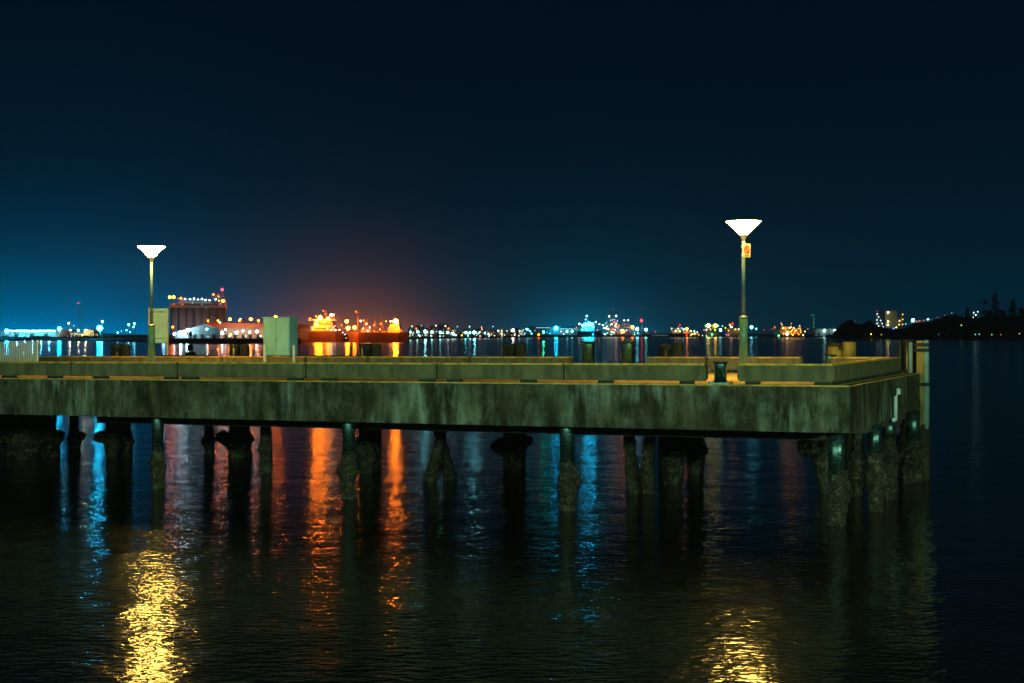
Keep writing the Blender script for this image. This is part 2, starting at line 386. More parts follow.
for a_, b_ in ((-60, 24), (38, 88), (88, 157), (157, 222), (222, 306), (306, 368), (368, 470), (470, 571), (646, 706), (708, 802), (829, 905)):
    kerb(wl(a_, TB), min(wl(b_, TB), -.88), TB, TB+.4)
    x0, x1 = wl(a_, TB), min(wl(b_, TB), -.88)
    for f in (.15, .85):
        c = x0+(x1-x0)*f; MB().box(c-.2, c+.2, TB+.03, TB+.37, DECK+.002, KB-.002).build('kerb_packer', M['dark'], wharf)
# dark strips over two rear kerbs
for a_, b_ in ((158, 211), (307, 367)):
    MB().box(wl(a_, TB), wl(b_, TB), TB-.01, TB+.41, KT+.023, KT+.06, .008).build('cap_rail', M['dark'], wharf)
# white outlet pipe on the end face
k = (892.5-CX)/F; tp = (C0.x-k*C0.y)/(k*CT-ST)
zt, zb = Zat(394, 0, tp), Zat(420, 0, tp)
pp = thing('outlet_pipe', 'white downpipe with a small square box fixed to the right end face of the wharf', 'pipe', W(0, tp, zb), WR)
MB().tube((.09, 0, 0), (.09, 0, zt-zb), .055, n=16).tube((.09, 0, .03), (-.02, -.02, -.02), .07, n=12).build('pipe', M['paintw'], pp)
MB().box(.01, .22, -.02, .26, zt-zb-.02, zt-zb+.17, .02).build('junction_box', M['paintw'], pp)
MB().box(.0, .13, -.28, -.03, zt-zb-.04, zt-zb+.28, .02).build('bracket', M['dark'], pp)

# ------------------------------------------------------------------ mooring bollards
def bollard(px, t, h, r, label, base=True, group='steel mooring bollards on the wharf'):
    o = thing('mooring_bollard', label, 'bollard', W(S(px, t), t, DECK), WR, group)
    MB().lathe([(r, .02), (r, h-.10), (r*1.02, h-.06)], n=36).build('post', M['black'], o)
    MB().lathe([(r*1.0, h-.06), (r*1.22, h-.045), (r*1.24, h-.01), (r*1.15, h), (r*.3, h+.005)], n=36).build('cap', M['dark'], o)
    if base:
        p = MB().box(-r*1.75, r*1.75, -r*1.5, r*1.5, 0, .055, .01).build('base_plate', M['black'], o)
        b = MB()
        for x in (-1.45, 1.45):
            for y in (-1.2, 1.2): b.tube((x*r, y*r, .05), (x*r, y*r, .10), .022, n=6)
        b.build('bolts', M['galv'], p)
    return o
bollard(720.5, .55, .62, .165, 'short shiny black bollard on a base plate in the gap of the front kerb')
bollard(830.5, TB+.15, .64, .17, 'short dark bollard in the rear kerb gap nearest the wharf corner')
bollard(588.5, TB+.2, 1.12, .235, 'tall flanged bollard on the left of the wide rear kerb gap')
bollard(628, TB+.2, 1.12, .235, 'tall flanged bollard on the right of the wide rear kerb gap')

# ------------------------------------------------------------------ fender piles with heads above the rear edge
FL = {121: 'rear fender pile pair between the picket rail and the left street lamp', 240: 'rear fender pile pair between the notice board and the green cabinet',
      371: 'rear fender pile pair just right of the green cabinet, under the orange ship', 515: 'rear fender pile pair left of the two tall bollards',
      671: 'rear fender pile pair right of the two tall bollards', 842: 'rear fender pile pair with yellow heads near the wharf corner'}
for i, (px, lb) in enumerate(FL.items()):
    t = WID+.45; o = thing('fender_pile', lb, 'fender pile', W(S(px, t), t, 0), WR, 'timber and steel fender piles along the rear edge')
    ztop = DECK+1.06
    MB().lathe([(.25, -1), (.25, ztop-.02), (.23, ztop)], -.24, 0, 28).build('steel_pile', M['steeld'], o)
    MB().lathe([(.02, ztop-.05), (.27, ztop-.04), (.27, ztop-.14), (.255, ztop-.15)][::-1], -.24, 0, 28).build('steel_cap', M['dark'], o)
    MB().crust([(.24, 0, -1, .19), (.25, 0, 1.2, .2), (.24, .02, DECK+.1, .19), (.25, 0, ztop-.05, .20), (.24, 0, ztop-.01, .12)], 70+i, n=18, amp=.14, step=.1).build('timber_pile', M['timber'], o)
    if i == 5:
        MB().lathe([(.262, DECK+.28), (.262, ztop-.16)], -.24, 0, 28).build('painted_head', M['yellow'], o)  # yellow sleeve round the upper end
        MB().lathe([(.235, DECK+.28), (.24, ztop-.02), (.2, ztop+.01)], .25, 0, 20).build('painted_head', M['yellow'], o)
    for z in (DECK+.25, DECK+.8): MB().box(-.08, .06, -.24, .24, z, z+.10).build('strap', M['dark'], o)
# corner piles
t = WID+.45
o = thing('corner_pile', 'thick dark steel pile with a pale green highlight at the far right wharf corner', 'pile', W(S(909.5, t), t, 0), WR)
MB().lathe([(.27, -1), (.27, DECK+1.13), (.25, DECK+1.15)], 0, 0, 30).build('steel_pile', M['steeld'], o)
MB().box(.02, .14, -.285, -.255, 2.0, DECK+1.05, .01).build('facing_strip', M['turq'], o)  # highlight on the steel, made as a pale strip
MB().crust([(0, 0, -.6, .28), (0, 0, .5, .36), (-.05, 0, 1.3, .38), (0, 0, 1.9, .28)], 90, amp=.45).build('oyster_crust', M['oyster'], o)
MB().box(-.31, -.24, -.3, .3, DECK+.2, DECK+1.0).build('rubbing_timber', M['timber'], o)
t = WID+.1
o = thing('corner_fender', 'rightmost fender pile with yellow and green facing boards and black straps', 'fender pile', W(S(923, t), t, 0), WR)
MB().box(-.20, .04, -.16, .16, 1.75, DECK+1.1, .02).build('yellow_board', M['yellow'], o)
MB().box(.045, .20, -.15, .15, 1.75, DECK+1.12, .02).build('green_board', M['turq'], o)
for z in (DECK+.72, DECK-.45, DECK+.9): MB().box(-.28, .22, -.19, .19, z, z+.12, .02).build('strap', M['dark'], o)
MB().tube((0, .05, -1), (0, .05, 1.9), .22, n=20).build('pile', M['timber'], o)
MB().crust([(-.08, .05, -.6, .22), (-.08, .05, .5, .27), (-.08, .05, 1.1, .28), (-.05, .05, 1.7, .22)], 91, amp=.4).build('oyster_crust', M['oyster'], o)

# ------------------------------------------------------------------ street lamps
LAMPC = (1.0, .60, .11)
def lamp(px, t, ytop, ysleeve, label):
    s0 = S(px, t); loc = W(s0, t, DECK); o = thing('street_lamp', label, 'street lamp', loc, WR, 'conical street lamps on the wharf')
    H = Zat(ytop, s0, t)-DECK; hs = Zat(ysleeve, s0, t)-DECK
    MB().lathe([(.135, .03), (.135, hs-.02), (.12, hs)], n=32).build('pole_sleeve', M['poleg'], o)
    MB().lathe([(.125, hs+.001), (.14, hs+.01), (.14, hs+.05), (.07, hs+.07)], n=32).build('collar', M['galv'], o)
    MB().lathe([(.20, 0), (.20, .028)], n=24).build('base_plate', M['galv'], o)
    MB().lathe([(.062, hs), (.05, H-.62)], n=24).build('pole', M['pole'], o)
    MB().lathe([(.052, H-.66), (.07, H-.60), (.10, H-.50), (.12, H-.47)], n=28).build('neck', M['galv'], o)
    MB().lathe([(.11, H-.47), (.21, H-.38), (.25, H-.29), (.36, H-.20), (.50, H-.09), (.535, H-.065)], n=40).build('lamp_shade', em(LAMPC, 175), o)
    MB().lathe([(.536, H-.064), (.552, H-.055), (.552, H-.035), (.40, H-.01), (.05, H)], n=40).build('shade_lid', M['pole'], o)
    b = MB()
    for k in range(6):
        a = k*math.pi/3+.3; b.tube((.115*math.cos(a), .115*math.sin(a), H-.47), (.545*math.cos(a), .545*math.sin(a), H-.055), .008, n=6)
    b.build('shade_rib', M['galv'], o)
    return o, H
lr, HR = lamp(743.5, 6.5, 219.5, 318, 'street lamp with a lit cone shade and small yellow sign, near the wharf corner')
ll, HL = lamp(151.5, 8.3, 245.0, 326, 'street lamp with a lit cone shade beside the notice board, no yellow sign')
# yellow prohibition plate bracketed on the right lamp
sg = thing('warning_sign', 'small yellow plate with a red ring symbol bracketed high on the right lamp pole', 'sign', lr.location+Vector((0, 0, HR-1.18)), 0)
MB().box(-.02, .20, -.095, -.075, 0, .42, .005).build('plate', M['signy'], sg)
b = MB(); n = 28
for k in range(n):
    a0, a1 = 2*math.pi*k/n, 2*math.pi*(k+1)/n
    v = [b.bm.verts.new((.09+r*math.cos(a)*.78, -.099, .24+r*math.sin(a)*1.25)) for r, a in ((.068, a0), (.112, a0), (.112, a1), (.068, a1))]
    b.bm.faces.new(v)
v = [b.bm.verts.new(p) for p in ((.015, -.0995, .325), (.05, -.0995, .36), (.165, -.0995, .155), (.13, -.0995, .12))]; b.bm.faces.new(v)
b.build('ring_symbol', M['red'], sg)
MB().box(.02, .16, -.1005, -.099, .04, .065).box(.075, .105, -.0975, -.0965, .17, .29).ball((.09, -.10, .305), .018, 1).build('print', M['door'], sg)
MB().tube((-.01, -.06, .08), (-.01, -.078, .08), .07, n=10).tube((-.01, -.06, .34), (-.01, -.078, .34), .07, n=10).build('clamp', M['galv'], sg)

# ------------------------------------------------------------------ notice board, cabinet, guard posts, rail, cleat
tq = TB+.2; sq = S(158.5, tq); mpp = W(sq, tq).y/F
nb = thing('notice_board', 'tall narrow two post notice board with pale green face behind the left lamp', 'notice board', W(sq, tq, KT), 0)
zz = lambda y: Zat(y, sq, tq)-KT
MB().box(-.34, .34, -.02, .02, zz(343), zz(308.5), .005).build('board', M['board'], nb)
MB().box(-.30, .30, -.026, -.022, zz(312.8), zz(310.6)).box(-.30, .30, -.026, -.022, zz(339), zz(337.6)).build('print', M['boardd'], nb)
b = MB()
for k in range(9):
    y = 315+k*2.3; b.box(-.27, -.27+random.uniform(.3, .54), -.0245, -.0225, zz(y+.7), zz(y))
b.build('print', M['frame'], nb)
for x in (-.385, .385): MB().box(x-.045, x+.045, -.045, .045, 0, zz(308), .008).build('post', M['frame'], nb)
tq = TB+.2; sq = S(280.5, tq)
cb = thing('electrical_cabinet', 'large pale green steel cabinet on the rear kerb with a dark right side', 'cabinet', W(sq, tq, KT), WR)
zz = lambda y: Zat(y, sq, tq)-KT
cw = .635
MB().box(-cw, cw, -.30, .30, .06, zz(318), .012).build('cabinet_body', M['cab'], cb)
for sgn in (-1, 1):
    d = MB().box(sgn*.01 if sgn > 0 else -cw+.03, cw-.03 if sgn > 0 else -.01, -.318, -.302, .10, zz(318)-.05, .006).build('cabinet_door', M['cab'], cb)
    MB().box(sgn*.05-.012, sgn*.05+.012, -.335, -.319, .65, .78, .004).build('handle', M['galv'], d)
b = MB()
for x0_ in (-.42, .22):
    for q_ in range(6): b.box(x0_, x0_+.22, -.328, -.319, .22+q_*.035, .24+q_*.035)
b.build('vent_louvres', M['cab'], cb)
b = MB()
for x0_ in (-cw+.035, cw-.035):
    for z0_ in (.3, .75, 1.2): b.tube((x0_, -.326, z0_), (x0_, -.326, z0_+.09), .014, n=8)
b.build('hinges', M['galv'], cb)
MB().box(-cw-.03, cw+.03, -.34, .33, zz(318)+.002, zz(318)+.035, .006).build('lid', M['cab'], cb)
for sgn in (-1, 1): MB().box(sgn*(cw-.12)-.04, sgn*(cw-.12)+.04, -.18, .18, .002, .058).build('foot', M['dark'], cb)
for px, lb in ((264.8, 'white guard post at the left end of the cabinet'), (294, 'white guard post at the right end of the cabinet')):
    t = 11.5; s0 = S(px, t); o = thing('guard_post', lb, 'guard post', W(s0, t, DECK), WR, 'white pipe guard posts')
    h = Zat(345, s0, t)-DECK
    MB().lathe([(.055, 0), (.055, h-.03), (.045, h-.005), (.02, h)], n=20).build('post', M['paintw'], o)
    MB().lathe([(.10, 0.001), (.10, .015)], n=20).build('foot_plate', M['galv'], o)
t = 9.0; s0 = S(37.3, t); rl = thing('picket_rail', 'pale steel picket railing with a ball topped end post at the left edge', 'railing', W(s0, t, DECK), WR)
h = Zat(342.6, s0, t)-DECK; ln = 3.6
MB().box(-.03, .03, -.03, .03, 0, h+.02, .005).ball((0, 0, h+.06), .055, 2).build('end_post', M['paintw'], rl)
MB().box(-ln, -.032, -.02, .02, h-.03, h).box(-ln, -.032, -.02, .02, .10, .13).build('rail', M['paintw'], rl)
k = 1
while k*.094 < ln:
    MB().box(-k*.094-.022, -k*.094+.022, -.012, .012, .13, h-.03).build('picket', M['paintw'], rl); k += 1
t = TB+.2; s0 = S(31, t); cl = thing('mooring_cleat', 'low black horned cleat between rear kerb beams behind the picket rail', 'cleat', W(s0, t, DECK), WR)
MB().tube((-.12, 0, 0), (-.12, 0, .48), .05).tube((.12, 0, 0), (.12, 0, .48), .05).build('stem', M['black'], cl)
MB().tube((-.30, 0, .55), (0, 0, .5), .035, .06).tube((0, 0, .5), (.30, 0, .55), .06, .035).build('horn', M['black'], cl)

# ================================================================== HARBOUR BUOYS
def far_at(px, y, D): return Vector(((px-CX)/F*D, D, CZ-(y-HZ)*D/F))
o = thing('channel_buoy', 'dark lattice channel buoy floating between the wharf and the white shed', 'buoy', (far_at(190.5, 356, 313).x, 313, 0))
MB().lathe([(1.1, -.6), (1.3, 0), (1.3, .55), (.9, .9)], n=24).build('float', M['buoy'], o)
b = MB()
for a in range(4): x, y = .75*math.cos(a*math.pi/2+.4), .75*math.sin(a*math.pi/2+.4); b.tube((x, y, .8), (x*.4, y*.4, 4.4), .07, n=6)
for z in (1.9, 3.1): b.tube((-.5, 0, z), (.5, 0, z), .05, n=6).tube((0, -.5, z), (0, .5, z), .05, n=6)
b.box(-.55, .55, -.5, .5, 1.2, 2.6)
b.build('tower', M['buoy'], o); MB().lathe([(.35, 4.4), (.35, 4.9), (.2, 5.4)], n=12).build('lantern', M['buoy'], o)
o = thing('channel_buoy', 'small dark buoy carrying a green light in front of the long blue lit shed', 'buoy', (far_at(543.5, 340, 1010).x, 1010, 0))
MB().lathe([(1.6, -.6), (1.8, 0), (1.8, .8), (1.1, 1.3)], n=16).build('float', M['buoy'], o)
MB().tube((0, 0, 1), (0, 0, 5.4), .5, .2, n=8).build('tower', M['buoy'], o)
MB().ball((0, 0, 6.1), .75, 2).build('lantern', em((.02, 1, .35), 60), o)

# ================================================================== FAR SHORE THINGS
BLUE = (.008, .45, .80); CYAN = (.22, .85, .95); WHITE = (.75, .95, .90); ORG = (1.0, .19, .006); AMB = (1.0, .55, .08)
GRN = (.02, 1, .35); REDL = (1.0, .02, .04); YEL = (1.0, .8, .12); PINK = (1, .1, .35)
DS = F/1530
class Far:
    """a thing on the far shore: local metres from picture columns/rows at distance D"""
    def __init__(s, name, label, cat, px, D, z0=2.2, group=None):
        D = D*DS; s.D = D; s.px = px; s.z0 = z0; s.k = D/F
        s.o = thing(name, label, cat, ((px-CX)/F*D, D, z0), 0, group)
    def X(s, px): return (px-s.px)*s.k
    def Z(s, y): return CZ-(y-HZ)*s.k-s.z0
    def box(s, part, x0, x1, y0, y1, m, d0=0, d1=12, parent=None):       # picture rect, depth d0..d1 in metres
        return MB().box(s.X(x0), s.X(x1), d0, d1, s.Z(max(y0, y1)) if max(y0, y1) < 900 else -s.z0*.6, s.Z(min(y0, y1))).build(part, m, parent or s.o)
    def wall(s, part, x0, x1, ytop, m, d0=0, d1=12, parent=None):
        return MB().box(s.X(x0), s.X(x1), d0, d1, -.6, s.Z(ytop)).build(part, m, parent or s.o)
    def gable(s, x0, x1, ye, yr, m, d0=-.5, d1=12.5):
        xm = (x0+x1)/2
        return MB().prism([(s.X(x0), s.Z(ye)+.02), (s.X(x1), s.Z(ye)+.02), (s.X(xm), s.Z(yr))], d0, d1).build('roof', m, s.o)
    def lamp(s, px, y, r, col, st, d=-4, parent=None, sub=1, name='lamp'):
        if r < 1.25: st = st*.35; col = tuple(c**1.35 for c in col); r *= .92
        return MB().ball((s.X(px), d, s.Z(y)), r*s.k, 2 if r > 1.2 else sub).build(name, em(col, st), parent or s.o)
    def bar(s, part, pts, r, m, d=0, parent=None):
        b = MB()
        for (a, c) in pts: b.tube((s.X(a[0]), d, s.Z(a[1])), (s.X(c[0]), d, s.Z(c[1])), r*s.k, n=6)
        return b.build(part, m, parent or s.o)
def shoreD(px):
    """distance of the water's edge at a picture column"""
    pts = [(-140, 340.3), (0, 340.6), (95, 341.0), (150, 342.2), (168, 343.7), (290, 342.9), (310, 341.2), (420, 339.4), (520, 337.7), (600, 336.9), (700, 336.7), (838, 336.9), (842, 338.9), (1160, 339.8)]
    for a, b in zip(pts, pts[1:]):
        if a[0] <= px <= b[0]:
            f = (px-a[0])/(b[0]-a[0]); d0, d1 = CZ*F/(a[1]-HZ), CZ*F/(b[1]-HZ); return d0+(d1-d0)*f
    return 1100
def mast(px, y, r, col, st, label, off=25, group=None, heads=1, name='floodlight_mast', cat='light mast', thick=.28):
    D = (shoreD(px)+off)/DS; f = Far(name, label, cat, px, D, group=group)
    b = MB().tube((0, 0, -.5), (0, 0, f.Z(y)), thick*1.3, thick*.7, n=8); b.build('pole', M['truss'], f.o)
    MB().box(-r*f.k*1.1, r*f.k*1.1, .1, .5, f.Z(y)-.2, f.Z(y)+.3).build('head_frame', M['truss'], f.o)
    f.lamp(px, y, r, col, st, d=-r*f.k-.2)
    return f
# --- left blue lit terminal
f = Far('terminal_shed', 'long low blue lit shed with a glowing white eave at the far left', 'shed', 25, 1150)
f.wall('wall', -70, 57, 331.6, M['wall'], 0, 40); f.box('roof', -72, 59, 329.6, 331.4, M['roof'], -3, 43)
for i, x in enumerate((-50, -28, -6, 14, 30, 44)): f.box('door', x, x+4, 333.4, 336.9, M['door'], -.3, .2)
f.lamp(-6, 331.2, .5, WHITE, 20, d=-4)
MB().box(f.X(8), f.X(57), -3.6, -3.1, f.Z(331.3), f.Z(330.5)).build('eave_light', em((.45, .85, 1), 5), f.o)
for x in (12, 20, 28, 36, 44, 52): f.lamp(x, 331.0, .45, (.2, .75, 1), 4000, d=-7)  # extra lamps, added only to brighten the shed wall
mast(7.5, 331, 1.9, BLUE, 180, 'dazzling blue white floodlight at the left end of the long low shed', off=20)
mast(60, 328.6, 1.8, BLUE, 190, 'dazzling blue white floodlight at the right end of the long low shed', off=20)
mast(69, 323.2, .8, WHITE, 60, 'small white light mast between the long shed and the cream building', off=60)
f = Far('radio_mast', 'tall thin dark mast with a red light on top, far left shore', 'mast', 80, 1130)
f.bar('mast', [((79.6, 339), (79.8, 304)), ((80.5, 339), (80.2, 304))] + [((79.5+.0*i, 338-i*2.1), (80.6, 337-i*2.1)) for i in range(16)], .16, M['truss'])
f.bar('top_frame', [((79.2, 305.5), (80.9, 305.5))], .3, M['truss']); f.lamp(80, 303.2, .9, REDL, 9)
f = Far('loading_gantry', 'pale lattice gantry beside the cream building at far left', 'gantry', 72, 1140)
f.bar('frame', [((70, 338), (71.2, 326)), ((74, 338), (72.5, 326)), ((70, 334), (73.6, 330)), ((73.6, 334), (70.6, 330)), ((69, 327), (76, 325.5))], .22, M['truss'])
f.lamp(75.5, 325.8, .5, CYAN, 14); f.lamp(70, 336.6, 1.0, REDL, 14, d=-6)
f = Far('cream_building', 'cream building with a stepped roof lit by floodlights beside the red topped mast', 'building', 84, 1160)
f.wall('wall', 70, 84, 332.8, M['wallc'], 0, 25); f.wall('wall', 84, 94, 330.8, M['wallc'], -1, 25); f.gable(83, 95, 330.8, 329, M['wallc'], -1.5, 25)
f.wall('wall', 94, 98, 333.5, M['wallc'], 1, 22)
for x in (72, 76, 80, 86, 90): f.box('window', x, x+1.6, 335.0, 336.4, M['door'], -1.3, .0)
[f.lamp(x, 330.2, .5, (1, .85, .5), 2200, d=-9) for x in (74, 82, 89)]; f.lamp(83, 335.2, .5, YEL, 12, d=-3); f.lamp(90, 334, .5, AMB, 30, d=-8)  # the front row of lamps is added to brighten the cream walls
mast(100.5, 328.2, 2.7, BLUE, 190, 'brightest blue white floodlight of the left shore, its glow reflected under the wharf', off=25)
mast(102.6, 321.4, 1.1, (.4, .8, 1), 110, 'smaller round white lamp just above the brightest blue floodlight', off=45)
f = Far('cream_hut', 'small cream hut right of the brightest blue floodlight', 'hut', 107, 1140)
f.wall('wall', 103, 110.5, 334.3, M['wallc'], 0, 12); f.box('roof', 102.5, 111, 333.6, 334.2, M['roof'], -1, 13)
for i, (x, y, r, st, lb) in enumerate(((118, 332.6, .8, 40, 'short light pole nearest the small cream hut'), (126.7, 330.2, .7, 40, 'light pole of middle height left of the tall twin poles'),
      (129, 324.6, 1.0, 90, 'tall light pole, left one of the two tallest before the notice board'), (130.3, 332.0, .6, 30, 'short light pole right behind the taller left pole'),
      (134.7, 323.6, 1.0, 90, 'tallest light pole of the cluster before the notice board'), (133.6, 327, .8, 60, 'light pole with a lower lamp just beside the tallest pole'), (121.5, 331.0, .35, 16, 'faint thin light pole second from the cream hut'))):
    mast(x, y, r, CYAN if i != 6 else WHITE, st, lb, off=30+6*i, group='light poles on the dark left quay', thick=.2)
# low dark scrub & rock on the left bank
def scrub(name, label, cols, D, hmin, hmax, dens, m, kind='stuff', depth=40, size=1.4, seed=3):
    D = D*DS; rnd = random.Random(seed); b = MB()
    for (px, ytop) in cols:
        x0 = (px-CX)/F*D; H = max(.5, CZ-(ytop-HZ)*D/F)
        for k in range(dens):
            x = x0+rnd.uniform(-1, 1)*2.6*D/F; y = D+rnd.uniform(0, depth); z = 1.2+(H-1.2)*(rnd.random()**.7)
            r = size*rnd.uniform(.5, 1.3); u = Vector((rnd.uniform(-1, 1), rnd.uniform(-1, 1), rnd.uniform(-1, 1))).normalized(); v = u.orthogonal().normalized(); w_ = u.cross(v)
            c = Vector((x*(y/D), y, z))
            b.bm.faces.new([b.bm.verts.new(c+v*r), b.bm.verts.new(c+w_*r*.7), b.bm.verts.new(c-v*r*.8), b.bm.verts.new(c-w_*r*.6)])
    return tag(b.build(name, m), label, 'vegetation', kind=kind)
scrub('bank_scrub', 'dark scrub along the left bank above the water', [(x, 337.6+random.uniform(-1.0, .8)) for x in range(-20, 166, 3)], 1098, 0, 0, 40, M['fol'], depth=14, size=1.3)

# --- silo block with rooftop conveyor
D = 850; f = Far('grain_silo', 'tall grey silo block with a glittering lit conveyor gallery on its roof', 'silo', 196, D)
b = MB()
for i in range(7):
    xa, xb = 168+i*8, 176+i*8; xc = (f.X(xa)+f.X(xb))/2; rr = (f.X(xb)-f.X(xa))/2
    b.tube((xc, 6, -.6), (xc, 6, f.Z(307.5)), rr*.99, n=28)
b.build('silo_barrels', M['silo'], f.o)
f.box('gallery_floor', 168, 224, 307.3, 305.8, M['roof'], -1, 14)
f.box('gallery', 170, 214, 305.6, 303.2, M['dwall'], 2, 10)
f.bar('conveyor_truss', [((180+i*3.4, 303), (181.7+i*3.4, 298.5)) for i in range(8)] + [((181.7+i*3.4, 298.5), (183.4+i*3.4, 303)) for i in range(8)] + [((178, 298.6), (212, 299.6)), ((178, 303), (212, 303))], .36, M['ship'], d=-1.2)
f.bar('head_tower', [((212, 305), (212, 294)), ((218, 305), (218, 292)), ((224, 305), (223, 290.5)), ((212, 294), (224, 294)), ((212, 299), (225, 299)), ((212, 299), (218, 294)), ((218, 299), (224, 294)), ((212, 294), (218, 299)), ((212, 305), (218, 299)), ((218, 305), (224, 299))], .32, M['truss'], d=1)
f.bar('discharge_leg', [((225.3, 336), (225.3, 298)), ((226.3, 336), (226.3, 298)), ((222, 300), (226.5, 300))]+[((225.3, 334-3*i), (226.3, 331-3*i)) for i in range(11)], .16, M['truss'], d=0)
for (x, y, r, c, st) in ((170.8, 297.4, 1.3, ORG, 60), (174.8, 297.2, 1.3, ORG, 60), (182, 298.2, 1.1, ORG, 45), (186, 299, .7, WHITE, 40), (191, 299.2, .8, (.4, .8, 1), 40), (195, 298.6, .8, WHITE, 45),
      (199, 299.6, .6, WHITE, 40), (203, 299, .9, (.4, .8, 1), 45), (206.5, 300, .8, WHITE, 40), (210.5, 300.5, .7, WHITE, 35), (214.3, 294.6, 1.2, ORG, 35), (224, 301, 1.4, ORG, 50), (219.5, 296.5, .6, AMB, 25),
      (216.5, 299.5, .8, WHITE, 35), (220, 300.8, .7, AMB, 25), (221.5, 304, .5, ORG, 20), (175, 304.2, .5, ORG, 8), (183.5, 304.5, .5, (1, .7, .5), 7), (193.5, 303.3, .4, CYAN, 9), (203, 304.6, .4, WHITE, 6), (207, 308.2, .35, WHITE, 4), (196, 308, .3, WHITE, 3)):
    f.lamp(x, y, r, c, st, d=-2.5)
f.lamp(222.6, 289.6, 1.4, REDL, 12, d=-1)
for x, c in ((170, (.2, .6, 1)), (180, (.5, .65, 1)), (191, (.9, .75, .7)), (202, (.9, .7, .65)), (214, (.9, .7, .6))): f.lamp(x, 334, 1.3, c, 60, d=-14, name='ground_floodlight')  # unseen lamps added at the silo foot to brighten its face
# --- white shed and warehouse whose roof colour carries orange light
f = Far('white_shed', 'pale shed with a sloping roof and green tinted front below the silo', 'shed', 197, 800)
f.wall('wall', 188, 220, 329.5, M['wall'], 0, 24)
MB().prism([(f.X(186), f.Z(329.6)), (f.X(222), f.Z(329.6)), (f.X(206), f.Z(324.4)), (f.X(203), f.Z(324.4))], -1, 25).build('roof', M['wall'], f.o)
f.wall('lean_to', 176, 187.5, 331.8, M['wall'], -2, 18)
MB().prism([(f.X(175), f.Z(331.9)), (f.X(187.6), f.Z(331.9)), (f.X(187.6), f.Z(329.4))], -3, 18).build('lean_to_roof', M['roof'], f.o)
for x in (193, 200.5, 212): f.box('door', x, x+3.4, 334.4, 339, M['door'], -.3, .2)
for x, y, r, st, c in ((183, 332.4, 1.4, 90, (.6, .9, 1)), (190, 330, 1.5, 110, (.5, .85, 1)), (209, 329.2, 1.2, 80, CYAN), (189, 336.6, .9, 40, CYAN), (200, 333, .4, 20, GRN), (210, 336.5, .4, 24, CYAN)): f.lamp(x, y, r, c, st, d=-5)
f = Far('wool_store', 'long warehouse with an orange lit roof and a row of white lamps behind the cabinet', 'warehouse', 245, 810)
f.wall('wall', 219, 300, 327.4, M['wallc'], 2, 30)
MB().prism([(f.X(208), f.Z(325.6)), (f.X(208), f.Z(322.6)), (f.X(300), f.Z(324)), (f.X(300), f.Z(327.6)), (f.X(221), f.Z(327.6))], 0, 32).build('roof', M['rroof'], f.o)
for x in (224, 233, 241, 248, 256): f.box('door', x, x+3, 334.8, 339.5, M['door'], 1.7, 2.2)
for x, y, r, c, st in ((223, 333, 1.7, (.8, .95, 1), 50), (227, 329.6, 1.0, WHITE, 70), (238, 332.6, 1.3, WHITE, 30), (244.3, 331, 1.1, WHITE, 70), (251, 332.2, 1.2, WHITE, 70), (258, 331.5, 1.3, WHITE, 25), (247, 336, .6, CYAN, 30), (262, 336, .8, (.8, .9, 1), 40),
      (231, 336, .7, WHITE, 30), (221.5, 322.6, .9, CYAN, 50)): f.lamp(x, y, r, c, st, d=-4)
for x, y in ((233.3, 319.4), (254, 319.4), (278.5, 317)): f.lamp(x, y, 1.3, ORG, 110, d=-9)
for x in (212, 222, 243, 262, 284): f.lamp(x, 320.9, .6, ORG, 1500, d=-10)
f = Far('storage_tank', 'small white tank on legs above the orange lit warehouse roof', 'tank', 242, 850)
f.bar('leg', [((239.5, 339), (239.5, 322)), ((244.5, 339), (244.5, 322))], .3, M['truss'], d=4)
MB().lathe([(2.6*f.k, f.Z(323)), (2.6*f.k, f.Z(319.6)), (.5, f.Z(318.8))], 0, 4, 20).build('tank', M['ship'], f.o); f.lamp(241.5, 319, .7, WHITE, 45, d=-3)
f = Far('quay_wall', 'low pale quay edge running along the water below the white shed and warehouse', 'quay', 230, 757, 0)
MB().box(f.X(168), f.X(300), -2, 4, -1, 2.6).build('quay_face', M['dwall'], f.o)
f.lamp(168, 339, .8, ORG, 10, d=-3); f.lamp(162, 340.5, .4, PINK, 40, d=-3)
mast(173, 327, 1.0, ORG, 160, 'orange lamp on the dark bank just right of the notice board', off=14, thick=.2)
mast(231, 334.5, .9, (1, .25, .05), 170, 'low orange red lamp on the quay under the warehouse', off=4, thick=.2)

# --- ships
def hull(f, x0, x1, ydeck, D, m, bow=1, beam=22, rake=3.2, fore=1.2, boot=True):
    """x0..x1 picture columns; sheer line rises to the bow"""
    def ring(px, yd, halfw, zb=-1.0):
        return [(f.X(px), -halfw, zb-f.z0), (f.X(px), -halfw, f.Z(yd)), (f.X(px), halfw, f.Z(yd)), (f.X(px), halfw, zb-f.z0)]
    a, c = (x0, x1) if bow > 0 else (x1, x0); n = 14; b = MB(); rings = []
    for i in range(n+1):
        u = i/n; px = a+(c-a)*u
        hw = beam/2*min(1, .55+u*3)*(1 if u < .78 else max(.03, 1-((u-.78)/.22)**1.7))
        sh = fore*max(0, (u-.82)/.18)**.7 + .5*max(0, (.1-u)/.1)
        r = ring(px, ydeck-sh, hw); pull = (c-a)/abs(c-a)*rake*max(0, (u-.7)/.3)**2
        r[0] = (r[0][0]-pull*f.k, r[0][1]*.85, r[0][2]); r[3] = (r[3][0]-pull*f.k, r[3][1]*.85, r[3][2])
        rings.append([b.bm.verts.new(p) for p in r])
    for A, B in zip(rings, rings[1:]):
        for i in range(4): b.bm.faces.new((A[i], A[(i+1) % 4], B[(i+1) % 4], B[i]))
    b.bm.faces.new(rings[0]); b.bm.faces.new(rings[-1][::-1])
    return b.build('hull', m, f.o)
